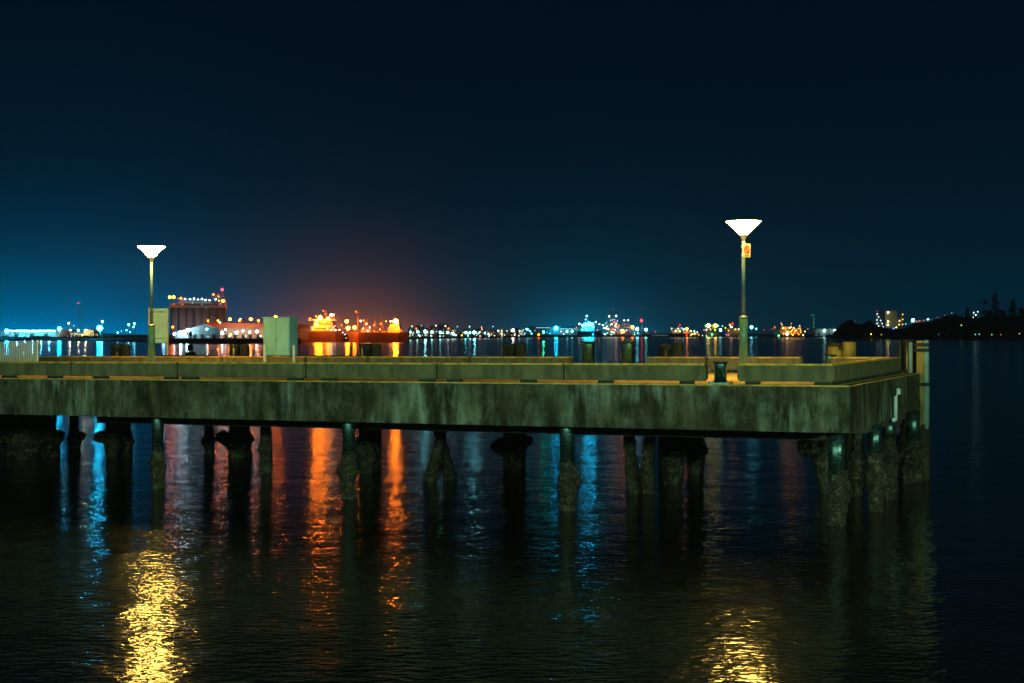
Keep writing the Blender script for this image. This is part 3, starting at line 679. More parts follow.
f = Far('cargo_ship', 'orange lit cargo ship with a glowing tiered bridge, left of the two moored ships', 'ship', 322, 930, 0)
hull(f, 288, 345.5, 331.2, 930, M['hull'], 1)
f.box('superstructure', 313, 336, 331, 326.2, M['ship'], -8, 8); f.box('superstructure', 315, 334, 326.1, 322.4, M['ship'], -7, 7); f.box('bridge', 316, 333, 322.3, 319.2, M['ship'], -8.5, 6)
f.box('bridge_wing', 311, 338, 320.6, 319.6, M['ship'], -9.5, -8.6); f.box('funnel', 331, 335, 319, 314.5, M['buff'], 0, 5)
for y in (324.6, 328.8): f.box('window_row', 317, 333, y, y-.7, M['door'], -8.1 if y > 326 else -7.1, -7)
f.bar('mast', [((326, 319), (326.5, 309.5)), ((324.5, 314), (328.5, 314)), ((325.5, 311.5), (327.5, 311.5)), ((324, 319), (326.3, 313)), ((328.5, 319), (326.3, 313))], .25, M['buff'], d=-4)
f.bar('derrick', [((339, 331), (339.5, 318)), ((339.5, 318), (345, 330.5)), ((337, 322), (342.5, 331)), ((311.5, 319.5), (320, 318))], .28, M['buff'], d=-4)
f.bar('rail', [((300, 329.8), (345, 329.4))]+[((300+i*2.2, 331.2), (300+i*2.2, 329.6)) for i in range(20)], .10, M['ship'], d=-10)
for (x, y, r, c, st) in ((323, 318.2, 2.0, ORG, 260), (319.5, 321, 1.3, ORG, 130), (331, 318.8, 1.5, ORG, 170), (319.5, 324.8, 1.5, ORG, 180), (327, 322, 1.0, AMB, 80), (334, 315.4, 1.3, (1, .75, .6), 25), (336.5, 314.8, .7, WHITE, 20), (313, 318.8, .8, ORG, 60), (326, 311, .6, ORG, 30), (316, 328.6, .8, AMB, 60),
      (330, 328.6, .8, AMB, 60), (334, 330, .6, (1, .8, .5), 60), (338, 330.2, .7, (1, .8, .5), 60), (342, 330.0, .6, (1, .8, .5), 60), (337.5, 326, .5, (.5, .7, 1), 20), (306, 327, .9, ORG, 60), (309, 329, .7, AMB, 60), (302.5, 328.5, .7, ORG, 60), (344, 325, .5, AMB, 22), (319, 316.5, .7, ORG, 50), (345.3, 332.5, .6, WHITE, 14)): f.lamp(x, y, r, c, st, d=-13)
f = Far('bulk_carrier', 'orange lit ship with a row of deck posts, right of the two moored ships', 'ship', 375, 915, 0)
hull(f, 347, 408, 332.6, 915, M['hull'], -1, rake=2.4)
f.bar('crane_post', [((358.4, 332.4), (358.4, 312.5)), ((357, 312.5), (359.8, 312.5)), ((357.2, 320), (359.6, 320))], .75, M['buff'], d=-3)
for x, y0 in ((365, 318), (368, 317.2), (375.6, 317.5), (382.3, 317.5)): f.bar('deck_post', [((x, 332.4), (x, y0)), ((x-.9, 322.5), (x+.9, 322.5)), ((x-1.8, 332.2), (x, y0+3)), ((x+1.8, 332.2), (x, y0+3))], .30, M['buff'], d=-3)
f.box('deckhouse', 389, 401, 332.5, 327.5, M['ship'], -8, 8); f.box('deckhouse', 391, 400, 327.4, 324, M['ship'], -7, 7); f.box('deckhouse', 362, 372, 332.5, 329, M['ship'], -6, 6)
f.box('hatch_cover', 374, 380, 332.5, 331, M['buff'], -7, 7); f.box('hatch_cover', 382, 388, 332.5, 331, M['buff'], -7, 7)
f.bar('mast', [((394.5, 324), (394.5, 316)), ((393.5, 318.5), (395.5, 318.5))], .25, M['buff'])
for (x, y, r, c, st) in ((397.4, 321.6, 2.5, ORG, 290), (349.3, 321.6, 1.6, ORG, 120), (350.6, 328.2, 1.8, ORG, 150), (357, 327.6, 1.6, ORG, 130), (363, 321.2, 1.0, (1, .7, .3), 60), (358.4, 312, .8, ORG, 25), (366, 320.6, .7, ORG, 40), (368.5, 324, .9, (1, .7, .4), 50), (372, 327.5, .8, (1, .7, .5), 40),
      (376, 325, .7, ORG, 40), (382.5, 324, .7, ORG, 40), (382, 329.5, .6, AMB, 40), (388, 321.5, .6, AMB, 30), (392.5, 321.5, .9, (1, .8, .5), 40), (392, 327, .8, ORG, 60), (400, 327, .6, AMB, 40), (370, 330.8, .7, (1, .8, .6), 40), (376, 331.2, .5, ORG, 40), (403, 331, .6, ORG, 40), (365.5, 328.4, .5, WHITE, 30), (347.5, 334.5, .5, WHITE, 14), (348.5, 338, .5, AMB, 18)): f.lamp(x, y, r, c, st, d=-13)

# --- town waterfront
rnd = random.Random(11)
tl = ['orange windowed', 'grey flat roofed', 'dim brown', 'twin block', 'pale fronted', 'narrow dark', 'wide low', 'stepped']
for i, (x0, x1, y) in enumerate(((408, 414, 328), (415.5, 423, 325.5), (424, 428, 328.5), (430, 437, 326.5), (438.5, 448.5, 324), (450, 458, 328.6), (460, 472, 329.5), (474, 484, 328.8), (486, 496, 330), (497, 507, 329.3), (508, 519, 328), (519.5, 524.5, 329.2))):
    f = Far('waterfront_building', 'distant town building, %s counted rightward from the orange ships, with tiny lit windows' % ('first', 'second', 'third', 'fourth', 'fifth and tallest', 'sixth', 'seventh', 'eighth', 'ninth', 'tenth', 'eleventh', 'twelfth')[i], 'building', (x0+x1)/2, (shoreD((x0+x1)/2)+120)/DS, group='town buildings beyond the moored ships')
    f.wall('wall', x0, x1, y, M['dwall'], 0, 20)
    if i % 3 == 0: f.gable(x0-.2, x1+.2, y, y-1.2, M['roof'], -.5, 20)
    else: f.box('parapet', x0-.15, x1+.15, y-.05, y-.4, M['roof'], -.4, 20)
    for k in range(rnd.randint(3, 6)):
        wx = rnd.uniform(x0+.3, x1-.9); wy = rnd.uniform(y+1, 334); c = rnd.choice([(1, .6, .25), (1, .45, .2), (.5, .9, .8), (.9, .9, .7), (.3, .8, .9)])
        f.box('lit_window', wx, wx+.6, wy, wy-.55, em(c, rnd.choice((.5, .9, 1.6))), -.25, 0)
for f_ in [o for o in bpy.data.objects if o.get('category') == 'building' and o.name.startswith('waterfront')]:
    for k in range(rnd.randint(6, 11)):
        kk = f_.location.y/F; c = rnd.choice([(1, .45, .12), (.3, .9, .8), (.9, .9, .7), (1, .7, .3), (.2, .7, 1)])
        MB().ball((rnd.uniform(-3.6, 3.6)*kk, -3, rnd.uniform(1.0, 6.5)*kk-1), rnd.uniform(.22, .42)*kk, 1).build('lamp', em(c, rnd.choice((4, 8, 14))), f_)
tw = [(410.5, 332, .9, 60), (417.5, 331.6, 1.1, 70), (425.5, 331.6, 1.3, 110), (432, 332, 1.1, 80), (440.3, 332.4, 1.2, 90), (448, 332.4, 1.1, 80), (452, 333.2, .7, 40), (455.5, 335, .7, 40), (465.5, 332.6, 1.1, 100), (470, 332.6, 1.1, 90), (474.5, 332.4, 1.3, 110), (479.5, 332.4, .8, 40), (485, 333, .9, 60),
      (412, 326.4, .6, 20), (416.3, 328.6, .9, 30), (421.5, 325.8, .4, 16), (436, 325.6, .6, 20), (445.5, 326, .7, 22), (448.4, 328.5, .9, 34), (457.5, 326.6, .5, 14), (469.5, 326.6, .6, 18), (481.5, 327, .5, 14), (482, 329.2, .7, 26), (493, 326.5, .5, 14), (498, 330.6, .6, 22), (501.5, 330.6, .6, 22), (507, 331, .5, 18), (461.8, 335.3, .9, 12), (480, 336, .9, 18), (513, 330.2, 1.3, 40), (519.5, 331, .7, 30), (514.8, 336, 1.0, 30), (519, 336, .8, 60), (431, 335.8, .6, 18), (420, 336, .6, 18), (440, 336.2, .6, 14), (468, 336.4, .5, 14), (489, 336.3, .5, 14), (502, 336, .5, 14), (527.5, 329.5, 1.0, 40), (530, 331, .8, 30), (531.5, 333.6, .8, 30)]
for i, (x, y, r, st) in enumerate(tw):
    c = CYAN if y > 331.2 and r > .75 else rnd.choice([WHITE, (.4, .9, .9), (.9, .9, .7)])
    if i in (14, 18): c = ORG
    if i in (22,): c = (1, .3, .15)
    if i in (27,): c = YEL
    if i in (28,): c = (1, .3, .3)
    if i in (31,): c = ORG
    if i in (32,): c = (.3, .5, 1)
    if i >= 39: c = CYAN
    cname = 'orange' if c == ORG else 'yellow' if c == YEL else 'reddish' if c[0] == 1 and c[1] < .4 else 'blue' if c == (.3, .5, 1) else 'pale cyan' if c == CYAN else 'faint white'
    hname = 'tall' if y < 329 else 'low' if y > 333.5 else 'middle height'
    mast(x, y, r, c, st, '%s %s light pole on the town waterfront right of the moored ships' % (hname, cname), off=10+(i % 5)*8, group='%s %s light poles along the town waterfront' % (hname, cname), name='quay_light', cat='light pole', thick=.22)

# --- long blue lit shed, rig ship, refinery
f = Far('wharf_shed', 'long dark roofed shed with a strip of white windows left of the blue white ship', 'shed', 552, 2350)
f.wall('wall', 525, 578, 328.2, M['dwall'], 0, 30); f.box('roof', 524.5, 578.5, 326.4, 328.0, M['hulld'], -3, 33)
f.box('window_strip', 536, 550, 327.4, 328.0, em((.4, .85, 1), 1.3), -3.4, -3.05); f.box('window_strip', 560, 577, 328.6, 329.1, em((.3, .8, .9), .9), -.4, -.02)
for x, y, r, c, st in ((556, 328.2, 2.0, BLUE, 110), (566.8, 331.4, 1.2, CYAN, 100), (572, 331.3, 1.2, CYAN, 90), (561, 331.5, .7, (1, .5, .3), 25), (526.5, 329, 1.0, CYAN, 30), (550, 333.4, .5, CYAN, 20), (563.5, 334, .5, WHITE, 24), (535, 330.5, .4, WHITE, 10)): f.lamp(x, y, r, c, st, d=-6)
mast(538.7, 334.6, 1.2, ORG, 80, 'orange lamp near the water left of the green lit buoy', off=8)
mast(547, 332.4, .5, BLUE, 30, 'faint blue lamp right above the green lit buoy', off=8)
f = Far('survey_ship', 'blue white floodlit ship with a bright bridge and tall mast right of the long shed', 'ship', 587, 2260, 0)
hull(f, 577, 602, 331.5, 2260, M['hulld'], 1, rake=2)
f.box('superstructure', 581, 594, 331.4, 328, M['ship'], -9, 8); f.box('bridge', 582, 592, 327.9, 324, M['ship'], -8, 8); f.box('deckhouse', 575.5, 580, 331.4, 329, M['ship'], -6, 6)
f.bar('mast', [((585.5, 324), (586.2, 314.5)), ((588, 324), (586.6, 314.5)), ((584, 317), (588.5, 317)), ((585, 315.2), (588, 315.2))], .28, M['truss'])
f.bar('crane_boom', [((596, 331), (595.5, 321.5)), ((595.5, 321.5), (599.5, 327)), ((578, 331), (578, 323.5)), ((578, 323.5), (582, 324))], .25, M['truss'])
for x, y, r, c, st in ((585, 324.6, 1.9, BLUE, 70), (588.5, 324.0, 2.1, BLUE, 105), (591.5, 324.4, 1.8, BLUE, 80), (582, 325.4, 1.1, CYAN, 50), (586.3, 316, .9, WHITE, 22), (585, 319.5, .6, WHITE, 16), (579, 323.9, 1.0, (.9, .9, .6), 30), (595.3, 322, .8, (.7, .9, .7), 25), (593, 327, .8, CYAN, 40), (597, 330, .6, PINK, 14), (581, 330, .6, CYAN, 30), (576, 327.6, .5, YEL, 10), (592.5, 334.4, .8, BLUE, 60), (586, 329.5, .7, CYAN, 30), (599, 324.2, .7, (.9, .9, .5), 22), (602, 325, .6, (.9, .9, .5), 18)): f.lamp(x, y, r, c, st, d=-12)
f = Far('refinery', 'tangle of lit refinery towers and pipework with red warning lights', 'refinery', 620, 2500)
for x0, x1, y in ((607, 610, 318), (611.5, 614, 316), (618, 620.5, 324), (622, 629, 320.5), (630, 634, 327), (615, 617.5, 321)):
    f.bar('tower_frame', [((x0, 338), (x0, y)), ((x1, 338), (x1, y)), ((x0, y), (x1, y))]+[((x0, y+2+k*3), (x1, y+4+k*3)) for k in range(int((334-y)/3))]+[((x0, y+4+k*3), (x1, y+4+k*3)) for k in range(int((334-y)/3))], .22, M['truss'])
f.wall('wall', 603, 641, 333, M['dwall'], 5, 30); f.wall('column', 611, 613, 319.5, M['ship'], 2, 5)
f.bar('chimney', [((613, 338), (613, 309.5))], .28, M['truss'], d=3)
for k in range(46):
    x = rnd.gauss(613, 6) if k < 30 else rnd.uniform(604, 640); y = rnd.uniform(318.5 if k < 14 else 324, 336); c = rnd.choice([WHITE, (.7, 1, .75), CYAN, (.9, .95, .6), CYAN]) if k % 6 else ORG
    f.lamp(max(603, min(641, x)), y, rnd.uniform(.35, .75), c, rnd.uniform(10, 30), d=-3)
for x, y, r, c, st in ((614.2, 322.1, 1.1, PINK, 10), (613, 309.3, .6, REDL, 4), (616, 316, 1.1, (.9, 1, .7), 22), (609, 316.4, 1.0, (.8, 1, .8), 18), (632, 327, 1.4, ORG, 40), (622.5, 331, 1.5, ORG, 36), (637, 329, 1.5, (.15, .8, .9), 36), (624, 320.4, .9, (.8, .9, .8), 14), (628, 320.2, .9, (.8, .9, .8), 14), (618.5, 325.8, .8, ORG, 22), (605, 334.5, .6, WHITE, 24), (634, 335, .6, WHITE, 20)): f.lamp(x, y, r, c, st, d=-4)
f = Far('radio_mast', 'thin lattice mast with a red lamp halfway up beside the refinery', 'mast', 641.5, 2500)
f.bar('mast', [((641.2, 339), (643, 308)), ((642, 339), (643.2, 308))], .14, M['truss']); f.lamp(641.4, 320.6, 1.3, REDL, 12, d=-2); f.lamp(643, 308, .5, REDL, 3, d=-2)
mast(645.8, 329.6, 1.4, (.15, .8, .6), 30, 'green white floodlight just right of the refinery mast', off=40)
# --- middle distance vessels on the right
f = Far('jetty', 'low jetty with a pale lit edge reaching left from the white vessel', 'jetty', 660, 2250, 0)
f.box('deck', 646, 672, 334.6, 335.2, M['ship'], 0, 8); f.bar('pile', [((648+i*4, 337), (648+i*4, 335)) for i in range(6)], .2, M['dwall'], d=1); f.box('edge_light', 652, 671, 335.35, 335.7, em((.3, .75, .8), .35), -.5, -.1)
f.bar('conveyor', [((641, 332.2), (668, 333.0)), ((641, 333), (668, 333.7))], .25, M['buff'], d=2)
f.lamp(655, 332, .5, ORG, 14); f.lamp(647, 332.2, .5, ORG, 14)
def small_ship(label, x0, x1, yd, blocks, lamps, D, bars=(), hm='hulld', name='ship', cat='ship'):
    f = Far(name, label, cat, (x0+x1)/2, D, 0); hull(f, x0, x1, yd, D, M[hm], 1, rake=1.2, beam=14, fore=.8)
    for (a, b_, y0, y1, m) in blocks: f.box('deckhouse', a, b_, y0, y1, M[m], -5, 5)
    if bars: f.bar('derrick', bars, .28, M['buff'], d=-2)
    for (x, y, r, c, st) in lamps: f.lamp(x, y, r, c, st, d=-8)
    return f
small_ship('white and orange lit ship with a red lamp on its mast right of the refinery', 668, 693, 333.6, ((671, 681, 333.5, 330.5, 'ship'), (674, 680, 330.4, 328.6, 'ship'), (683, 689, 333.5, 331.5, 'ship')),
  ((679.2, 325, .9, REDL, 12), (678, 327, .6, REDL, 6), (671, 328.6, .7, (1, .7, .4), 22), (675, 331, .8, (1, .8, .4), 30), (679, 331.2, .7, (1, .8, .3), 26), (683, 329.5, .8, WHITE, 26), (686.3, 329, 1.3, ORG, 50), (690, 331, .7, WHITE, 26), (681, 328.2, .6, CYAN, 22), (677.5, 328.6, .6, WHITE, 22), (686, 335.2, .8, REDL, 20)), 2200, (((678, 333), (679, 325)), ((672, 333), (670, 328))))
small_ship('little ferry with a bright cluttered deck between the white ship and the twin yellow lights', 689, 701, 335.2, ((690, 698, 335.1, 333, 'ship'), (692, 696, 332.9, 331.6, 'ship')),
  ((691.5, 334, .6, AMB, 26), (694, 333.6, .7, YEL, 26), (693.5, 331, .6, WHITE, 26), (698, 334.8, .7, ORG, 26), (690, 335.4, .5, (.5, 1, .5), 20), (696.5, 332, .5, WHITE, 20)), 2150, name='ferry', cat='ferry')
f = Far('loading_platform', 'loading platform carrying two big yellow floodlights', 'platform', 711, 2300)
f.wall('building', 704, 719, 331.5, M['dwall'], 0, 14); f.bar('frame', [((706, 338), (706, 324)), ((717, 338), (717, 324)), ((705, 325.6), (718.5, 325.6)), ((705, 328.5), (718.5, 328.5)), ((706, 331), (711, 325.6)), ((717, 331), (711, 325.6))], .3, M['truss'], d=-1)
for x, y, r, c, st in ((708, 325.5, 1.8, (1, .85, .25), 15), (715, 325.6, 1.8, (1, .62, .06), 19), (705, 325.8, .6, GRN, 24), (718, 325.6, .6, GRN, 24), (711.5, 325.5, .6, ORG, 26), (703.5, 330, .6, PINK, 18), (706, 330, .7, WHITE, 20), (710, 329.6, .7, AMB, 20), (714.5, 330, .7, YEL, 22), (711.5, 334.3, .9, GRN, 50), (702, 335.6, .4, WHITE, 24), (706, 336, .4, WHITE, 24)): f.lamp(x, y, r, c, st, d=-5)
mast(720.3, 330, 1.3, (.45, .9, 1), 14, 'white floodlight just right of the twin yellow lights', off=20)
f = Far('shipyard_crane', 'yellowish shipyard building and crane partly behind the right lamp pole', 'shipyard', 735, 2320)
f.wall('wall', 727, 748, 329, M['wallc'], 0, 18); f.box('roof', 726.5, 748.5, 328.9, 328.5, M['roof'], -.5, 18.5)
f.bar('crane', [((729.5, 330), (729.5, 321.5)), ((729.5, 322.5), (733.5, 326)), ((728, 324), (731, 324)), ((722, 326), (728, 329))], .35, M['buff'], d=-2)
for x, y, r, c, st in ((732.3, 323.5, 1.1, REDL, 14), (731, 327, .9, WHITE, 30), (729.4, 325, .7, YEL, 22), (735, 329.3, .7, YEL, 20), (738.5, 329.2, .7, (1, .9, .6), 26), (725, 328, .6, YEL, 20), (722, 326.2, .6, CYAN, 16), (728, 330.6, .5, YEL, 18), (726, 334.6, .5, (.3, .4, 1), 14), (728, 335, .6, PINK, 22)): f.lamp(x, y, r, c, st, d=-4)
mast(751.2, 327.2, 1.5, (.15, .75, 1), 26, 'larger cyan floodlight right behind the right lamp pole', off=30)
mast(756, 328.9, 1.0, (.2, .9, .7), 26, 'smaller cyan floodlight second to the right of the right lamp pole', off=35)
f = small_ship('glittering dredger covered in yellow deck lights, with a long boom to its left', 775, 808, 334.2, ((779, 790, 334.1, 330, 'buff'), (780, 787, 329.9, 326.5, 'buff'), (791, 801, 334.1, 330.5, 'buff'), (793, 798, 330.4, 328, 'ship')),
  [(rnd.uniform(779, 805), rnd.uniform(327, 335), rnd.uniform(.4, .75), rnd.choice([AMB, YEL, (1, .8, .4), AMB, ORG]), rnd.uniform(10, 26)) for _ in range(34)] + [(786, 334, 1.3, (1, .6, .4), 16), (781, 325, .6, AMB, 16), (777.5, 335.6, .8, (.3, 1, .5), 30), (790, 323.5, .5, AMB, 10), (798.5, 326, .6, (.7, .8, 1), 14), (806.5, 329, .5, ORG, 16), (780, 323.2, .5, (.7, .8, .8), 12), (792.5, 327.5, .5, WHITE, 16)],
  1900, (((780, 334), (780.5, 324)), ((784.5, 327), (781, 324)), ((798.5, 334), (798.8, 322.6)), ((797.5, 328), (798.8, 323)), ((801, 334), (807, 328.8)), ((790, 331), (790, 323)), ((774, 325), (774, 334)), ((773, 325), (776.5, 328))), name='dredger', cat='dredger')
f.bar('long_boom', [((760, 330.6), (774, 328.2)), ((760, 331), (774, 329.6)), ((774, 325.5), (776, 334))], .4, M['buff'], d=-4); f.lamp(773.8, 327.2, 1.0, ORG, 9, d=-6); f.lamp(763, 330, .4, ORG, 14, d=-6)
f = Far('beacon_mast', 'thin mast glowing green with a crossbar head, left of the headland', 'mast', 813.5, 1900)
f.bar('mast', [((813.2, 338), (813.4, 315)), ((814, 338), (813.8, 315)), ((811.5, 315.2), (815.6, 315.2))]+[((813.2, 336-2*i), (814, 335-2*i)) for i in range(10)], .2, M['ship'])
for y in (315, 319, 323, 327): f.lamp(813.6, y, .3, GRN, 10, d=-2)
f.lamp(811.3, 315, .4, GRN, 7, d=-2)
f = Far('low_terminal', 'long low pale green lit terminal just left of the headland trees', 'building', 830, 2100)
f.wall('wall', 815, 846, 329.4, M['wall'], 0, 18); f.box('roof', 814.5, 846.5, 329.3, 328.8, M['roof'], -1, 19)
for x in (818, 828, 838): f.box('door', x, x+2, 332.6, 335.5, M['door'], -.3, .1)
for x, y, r, st in ((823.2, 330.6, 1.4, 14), (834, 330.6, 1.3, 14), (841, 331.5, .7, 12)): f.lamp(x, y, r, (.5, 1, .85), st, d=-7)

# ================================================================== HEADLAND
HD = 1440*DS
# the wood that reads as one dark mass
prof = [(836, 333), (840, 329), (843, 325.5), (847, 322), (851, 321.3), (855, 324), (860, 326.5), (866, 325), (869, 320.8), (872, 323), (876, 328), (884, 330), (892, 331.5), (902, 331), (908, 328.4), (914, 325), (922, 324), (930, 322), (938, 318.8), (948, 316.4), (956, 315.8), (962, 317.6), (968, 318), (974, 318.5), (980, 318), (986, 316), (996, 315), (1004, 317), (1010, 318), (1018, 316), (1026, 317), (1036, 314), (1050, 316), (1070, 315), (1100, 318)]
cols = []
for a, b_ in zip(prof, prof[1:]):
    x = a[0]
    while x < b_[0]:
        cols.append((x, a[1]+(b_[1]-a[1])*(x-a[0])/(b_[0]-a[0])+random.uniform(-1.2, 1.2))); x += 1.6
scrub('headland_wood', 'dark wooded headland on the right, one mass of tree crowns', cols, HD/DS, 0, 0, 130, M['fol'], depth=60, size=1.9, seed=9)
# the lower slope: solid ground under the wood
b = MB(); A = []
for (px, y) in prof:
    kx = (px-CX)/F; H = max(2, (CZ-(y-HZ)*(HD+70)/F)*.72)
    A.append([b.bm.verts.new(p) for p in ((kx*(HD+10), HD+10, .5), (kx*(HD+70), HD+70, H), (kx*(HD+300), HD+300, H*.8), (kx*(HD+320), HD+320, 0))])
for P, Q in zip(A, A[1:]):
    for i in range(3): b.bm.faces.new((P[i], Q[i], Q[i+1], P[i+1]))
tag(b.build('headland_hill', M['soil']), kind='structure')
def conifer(px, ytop, ybase, wpx, label, D=HD-20, kind=0, seed=1):
    rnd = random.Random(seed); k = D/F; zt = CZ-(ytop-HZ)*k; zb = 2.0
    o = thing('norfolk_pine' if kind == 0 else 'broadleaf_tree' if kind == 2 else 'palm_tree', label, 'tree', ((px-CX)*k, D, zb), 0, 'tall trees standing out of the headland wood')
    H = zt-zb; MB().tube((0, 0, -1), (0, 0, H*.97), .55, .08, n=8).build('trunk', M['bark'], o)
    b = MB()
    if kind == 0:
        n = 15
        for i in range(n):
            z = H*(.30+.70*i/n); rr = wpx*k*.5*(1-.88*i/n)*rnd.uniform(.75, 1.15)
            for j in range(13):
                a = rnd.uniform(0, 6.28); q = rr*rnd.uniform(.6, 1.2); dz = rnd.uniform(-.3, .7)
                p0 = Vector((0, 0, z)); p1 = Vector((q*math.cos(a), q*math.sin(a), z+dz)); sd = Vector((-math.sin(a), math.cos(a), 0))
                for u in range(5):
                    c = p0.lerp(p1, .25+.75*u/4); wd = rnd.uniform(.6, 1.2)*(1-.4*u/4); up = Vector((0, 0, rnd.uniform(.5, 1.1)))
                    b.bm.faces.new([b.bm.verts.new(c-sd*wd), b.bm.verts.new(c+sd*wd), b.bm.verts.new(c+sd*wd*.5+up)])
                    b.bm.faces.new([b.bm.verts.new(c+(p1-p0)*.12-sd*.1), b.bm.verts.new(c-(p1-p0)*.12), b.bm.verts.new(c-Vector((0, 0, rnd.uniform(.3, .8))))])
    elif kind == 1:
        for j in range(26):
            a = rnd.uniform(0, 6.28); e = rnd.uniform(-.6, 1.1); ln = wpx*k*.5*rnd.uniform(.7, 1.1); prev = Vector((0, 0, H*.96))
            for u in range(4):
                nx = prev+Vector((math.cos(a)*math.cos(e), math.sin(a)*math.cos(e), math.sin(e)))*ln/4; e -= .45; sd = Vector((-math.sin(a), math.cos(a), 0))*.7
                b.bm.faces.new([b.bm.verts.new(prev-sd), b.bm.verts.new(prev+sd), b.bm.verts.new(nx+sd*.8), b.bm.verts.new(nx-sd*.8)]); prev = nx
    else:
        for q in range(9):
            cc = Vector((rnd.gauss(0, wpx*k*.22), rnd.gauss(0, wpx*k*.2), H*rnd.uniform(.55, .9)))
            for u in range(120):
                d = Vector((rnd.gauss(0, 1), rnd.gauss(0, 1), rnd.gauss(0, .7)))*wpx*k*.10; c = cc+d; s_ = rnd.uniform(.5, 1.1)
                v = Vector((rnd.uniform(-1, 1), rnd.uniform(-1, 1), rnd.uniform(-1, 1))).normalized()*s_; w_ = v.orthogonal()
                b.bm.faces.new([b.bm.verts.new(c+v), b.bm.verts.new(c+w_), b.bm.verts.new(c-v)])
    b.build('crown', M['fol'], o)
conifer(995, 292.5, 338, 21, 'tallest norfolk pine with a pointed tiered crown on the headland', seed=1)
conifer(1013, 299, 338, 18, 'second tallest norfolk pine, nearest the right edge of the headland', seed=2)
conifer(967, 307.5, 338, 12, 'small norfolk pine left of the lit clearing on the headland', seed=3)
conifer(985, 300, 338, 7, 'palm with a tufted head just left of the tallest norfolk pine', kind=1, seed=4)
conifer(869, 319.5, 338, 5, 'small round tree rising left of the white lit tower', kind=2, seed=5)
conifer(1022, 302, 338, 8, 'bushy tree cut by the right edge of the photo', kind=2, seed=6)
conifer(1004, 309, 338, 9, 'broad dark tree between the two tallest norfolk pines', kind=2, seed=7)
conifer(988, 309, 338, 9, 'broad dark tree at the foot of the tufted palm', kind=2, seed=8)
# buildings behind and on the headland
f = Far('lattice_crane', 'dim lattice crane booms crossing above the left end of the headland wood', 'crane', 858, 1800)
f.bar('boom', [((852, 319), (859, 329)), ((865, 318.8), (856, 329)), ((857, 327), (865, 327)), ((868, 321), (862, 329)), ((853.5, 320.5), (860, 330))], .22, M['ship']); f.lamp(858.6, 326, .4, CYAN, 12, d=-3); f.lamp(863, 325, .4, CYAN, 12, d=-3); f.lamp(854, 321, .3, CYAN, 5)
f = Far('headframe_tower', 'white lit A shaped lattice tower with a red tip on the headland', 'tower', 878, 1750)
f.bar('frame', [((875.6, 338), (876.4, 311)), ((884, 327), (877.4, 311)), ((878, 338), (877.4, 311))]+[((875.8, 326-3*i), (878+ (5-1.2*i)*.8, 326-3*i)) for i in range(5)]+[((875.8, 326-3*i), (877.4+(4-i)*.9, 323-3*i)) for i in range(4)], .3, M['ship'])
for x, y in ((876.5, 314), (878, 317), (876.3, 320), (880, 320.5), (876.5, 323.5), (881.5, 323.5), (878, 326), (882.5, 327), (875.5, 326)): f.lamp(x, y, .55, (.8, 1, .95), 12, d=-3)
f.lamp(877, 311, .5, REDL, 8, d=-2)
f = Far('processing_plant', 'square cream plant building with yellow lamps down its left edge', 'building', 891, 1760)
f.wall('wall', 885.5, 897.5, 311.2, M['wall'], 0, 20); f.box('parapet', 885.2, 897.8, 311.1, 310.6, M['wallc'], -.5, 20.5)
f.box('annex', 897.6, 902, 325.9, 319, M['wallc'], 2, 16)
for x, y, r, st in ((887, 312.5, 1.1, 26), (887, 321.6, .9, 22), (886.8, 325, 1.0, 24), (898.3, 320.8, .6, 18), (898, 324.6, .5, 18)): f.lamp(x, y, r, (.95, .9, .45), st*1.3, d=-5)
f.lamp(893, 327.5, .5, YEL, 60, d=-14)
f = Far('chimney_stack', 'slim yellow lit stack right of the square cream plant', 'chimney', 901.8, 1760)
MB().lathe([(1.5*f.k, -.5), (1.1*f.k, f.Z(314.5)), (1.3*f.k, f.Z(314.2)), (1.3*f.k, f.Z(313.6))], n=16).build('stack', M['wallc'], f.o)
for y in (314.4, 319.5, 324.5): f.lamp(901.8, y, .6, AMB, 16, d=-4)
f = Far('blue_sheds', 'low sheds with blue and white lamps in front of the cream plant', 'sheds', 895, 1500)
f.wall('wall', 884, 896, 329.6, M['wall'], 0, 12); f.gable(883.6, 896.4, 329.6, 328, M['roof'], -.5, 12.5); f.wall('wall', 896.6, 909, 331, M['wall'], 1, 12); f.box('roof', 896.5, 909.5, 330.9, 330.4, M['roof'], 0, 13)
for x, y, r, c, st in ((892, 328.6, .8, (.1, .25, 1), 22), (889, 332, .9, BLUE, 22), (893, 332.6, .7, (.1, .3, 1), 22), (897.5, 332.8, .9, (.7, .7, 1), 26), (901, 332.2, .8, (.7, .8, 1), 26), (904, 331.4, .6, WHITE, 20), (881, 331.6, .7, CYAN, 24), (886, 334.5, .5, CYAN, 16), (900, 334.5, .5, (.5, .6, 1), 16), (908, 330.6, .4, WHITE, 12)): f.lamp(x, y, r, c, st, d=-6)
f = Far('waterside_pavilion', 'tiny yellow lit pavilion beside the water under the round tree', 'pavilion', 868, 1410)
for x in (864.6, 871): f.box('post', x, x+.4, 333.2, 338, M['wallc'], -2, -1.6)
f.box('roof', 864, 872.2, 332.2, 333.1, M['wallc'], -3, 3); f.lamp(870.5, 334.2, .45, YEL, 40, d=-2.5); f.bar('flagpole', [((870.6, 332), (870.7, 324.5))], .15, M['ship'])
f = Far('sloping_conveyor', 'long pale conveyor sloping up to the right behind the headland trees', 'conveyor', 930, 1800)
f.bar('frame', [((908, 322), (930, 319.6)), ((908, 323.4), (930, 321)), ((930, 320), (951, 313)), ((930, 321.8), (951, 314.8)), ((951, 313), (951, 318))]+[((931+i*2.2, 321.6-i*.74), (932.1+i*2.2, 319.4-i*.74)) for i in range(9)], .26, M['ship'])
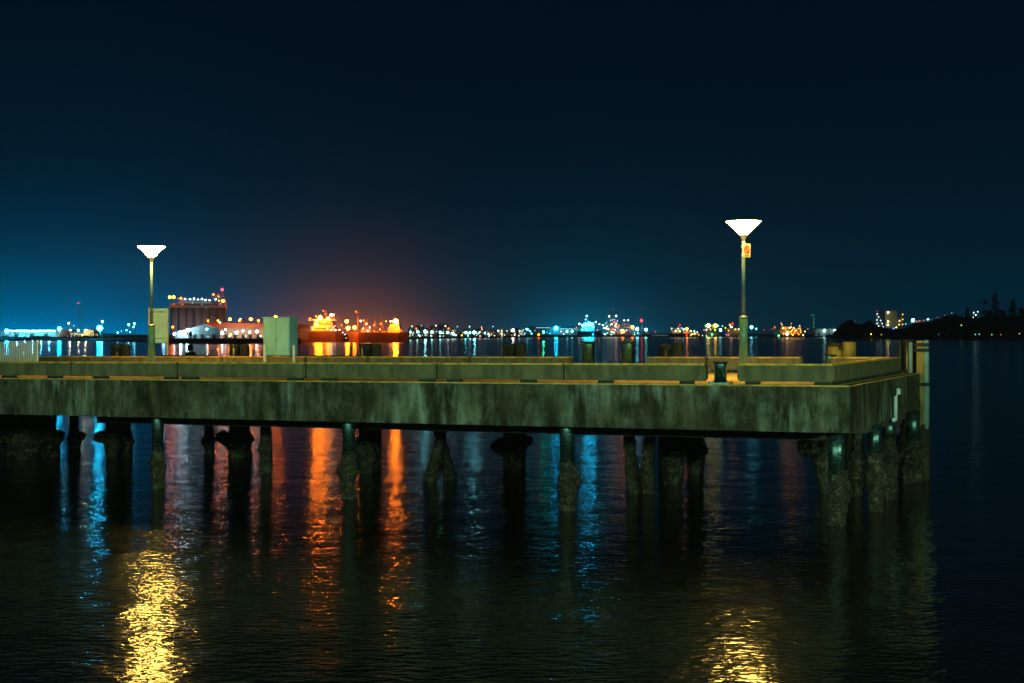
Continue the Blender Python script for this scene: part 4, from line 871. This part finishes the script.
for x, y, r, c, st in ((912.2, 320, 1.3, (.2, .9, 1), 50), (927.2, 319.2, 1.1, (.3, .7, 1), 30), (919, 321, .4, ORG, 14), (916, 321.6, .4, ORG, 12), (923, 320.6, .4, ORG, 12), (905, 324, .5, CYAN, 14), (937, 317.6, .3, WHITE, 5), (944, 315.4, .3, WHITE, 5), (951, 313, .4, WHITE, 7)): f.lamp(x, y, r, c, st, d=-3)
f = Far('clearing_building', 'white green lit building showing through the trees left of the tallest pine', 'building', 975, 1600)
f.wall('wall', 970, 981, 318, M['wall'], 0, 12); f.bar('frame', [((972, 320), (973, 311)), ((978, 320), (977, 311)), ((971, 314), (980, 314))], .25, M['ship'], d=-2)
for x, y, r, c, st in ((972.5, 312.6, .8, WHITE, 8), (976.5, 311.8, .8, WHITE, 8), (974.5, 315, .8, (.6, 1, .8), 14), (978.6, 319, 1.2, (.4, .9, 1), 12), (981.6, 319, .8, CYAN, 16), (972, 317.5, .6, (.6, 1, .7), 10)): f.lamp(x, y, r, c, st, d=-4)
for i, (x, y, r, c, st, lb) in enumerate(((961, 325.2, .7, (.7, 1, .3), 5, 'dim green lamp halfway up the wooded headland'), (938.5, 334.2, .4, (.3, .5, .6), 4, 'faint bluish lamp low in the wood left of the others'), (975, 334.4, .6, (.4, 1, .8), 5, 'pale green lamp low by the water, left of three'),
      (979, 334.2, .6, (.4, 1, .8), 5, 'second pale green lamp low by the water'), (991.5, 334.6, .6, (.5, 1, .3), 5, 'yellow green lamp low by the water under the tallest pine'), (1000.5, 334.6, .5, (1, .4, .1), 5, 'dull orange lamp low by the water right of the tallest pine'), (1019, 333.6, .7, (.9, .8, .2), 4, 'yellowish lamp low by the water at the right edge'), (961, 337.2, .4, YEL, 30, 'tiny yellow lamp at the water edge casting a thin reflection'), (881, 334.6, .4, YEL, 10, 'tiny yellow lamp beside the waterside pavilion'))):
    f = Far('path_light', lb, 'lamp', x, (HD-28)/DS, 1.5, group='small lamps along the headland')
    f.bar('pole', [((x, 339), (x, y))], .12, M['truss']); f.lamp(x, y, r, c, st, d=-1)

# ================================================================== HAZE (thin humid harbour air)
def haze_box():
    b = MB(); b.box(-1950, 1950, -75, 3200, -2.5, 62)
    m = bpy.data.materials.new('haze'); m.use_nodes = True; n = m.node_tree.nodes; n.clear()
    v = n.new('ShaderNodeVolumePrincipled'); v.inputs['Color'].default_value = (.9, .9, .9, 1); v.inputs['Density'].default_value = HAZE; v.inputs['Anisotropy'].default_value = .35
    o = n.new('ShaderNodeOutputMaterial'); m.node_tree.links.new(v.outputs[0], o.inputs['Volume'])
    return tag(b.build('haze', m), kind='stuff')
haze_box()
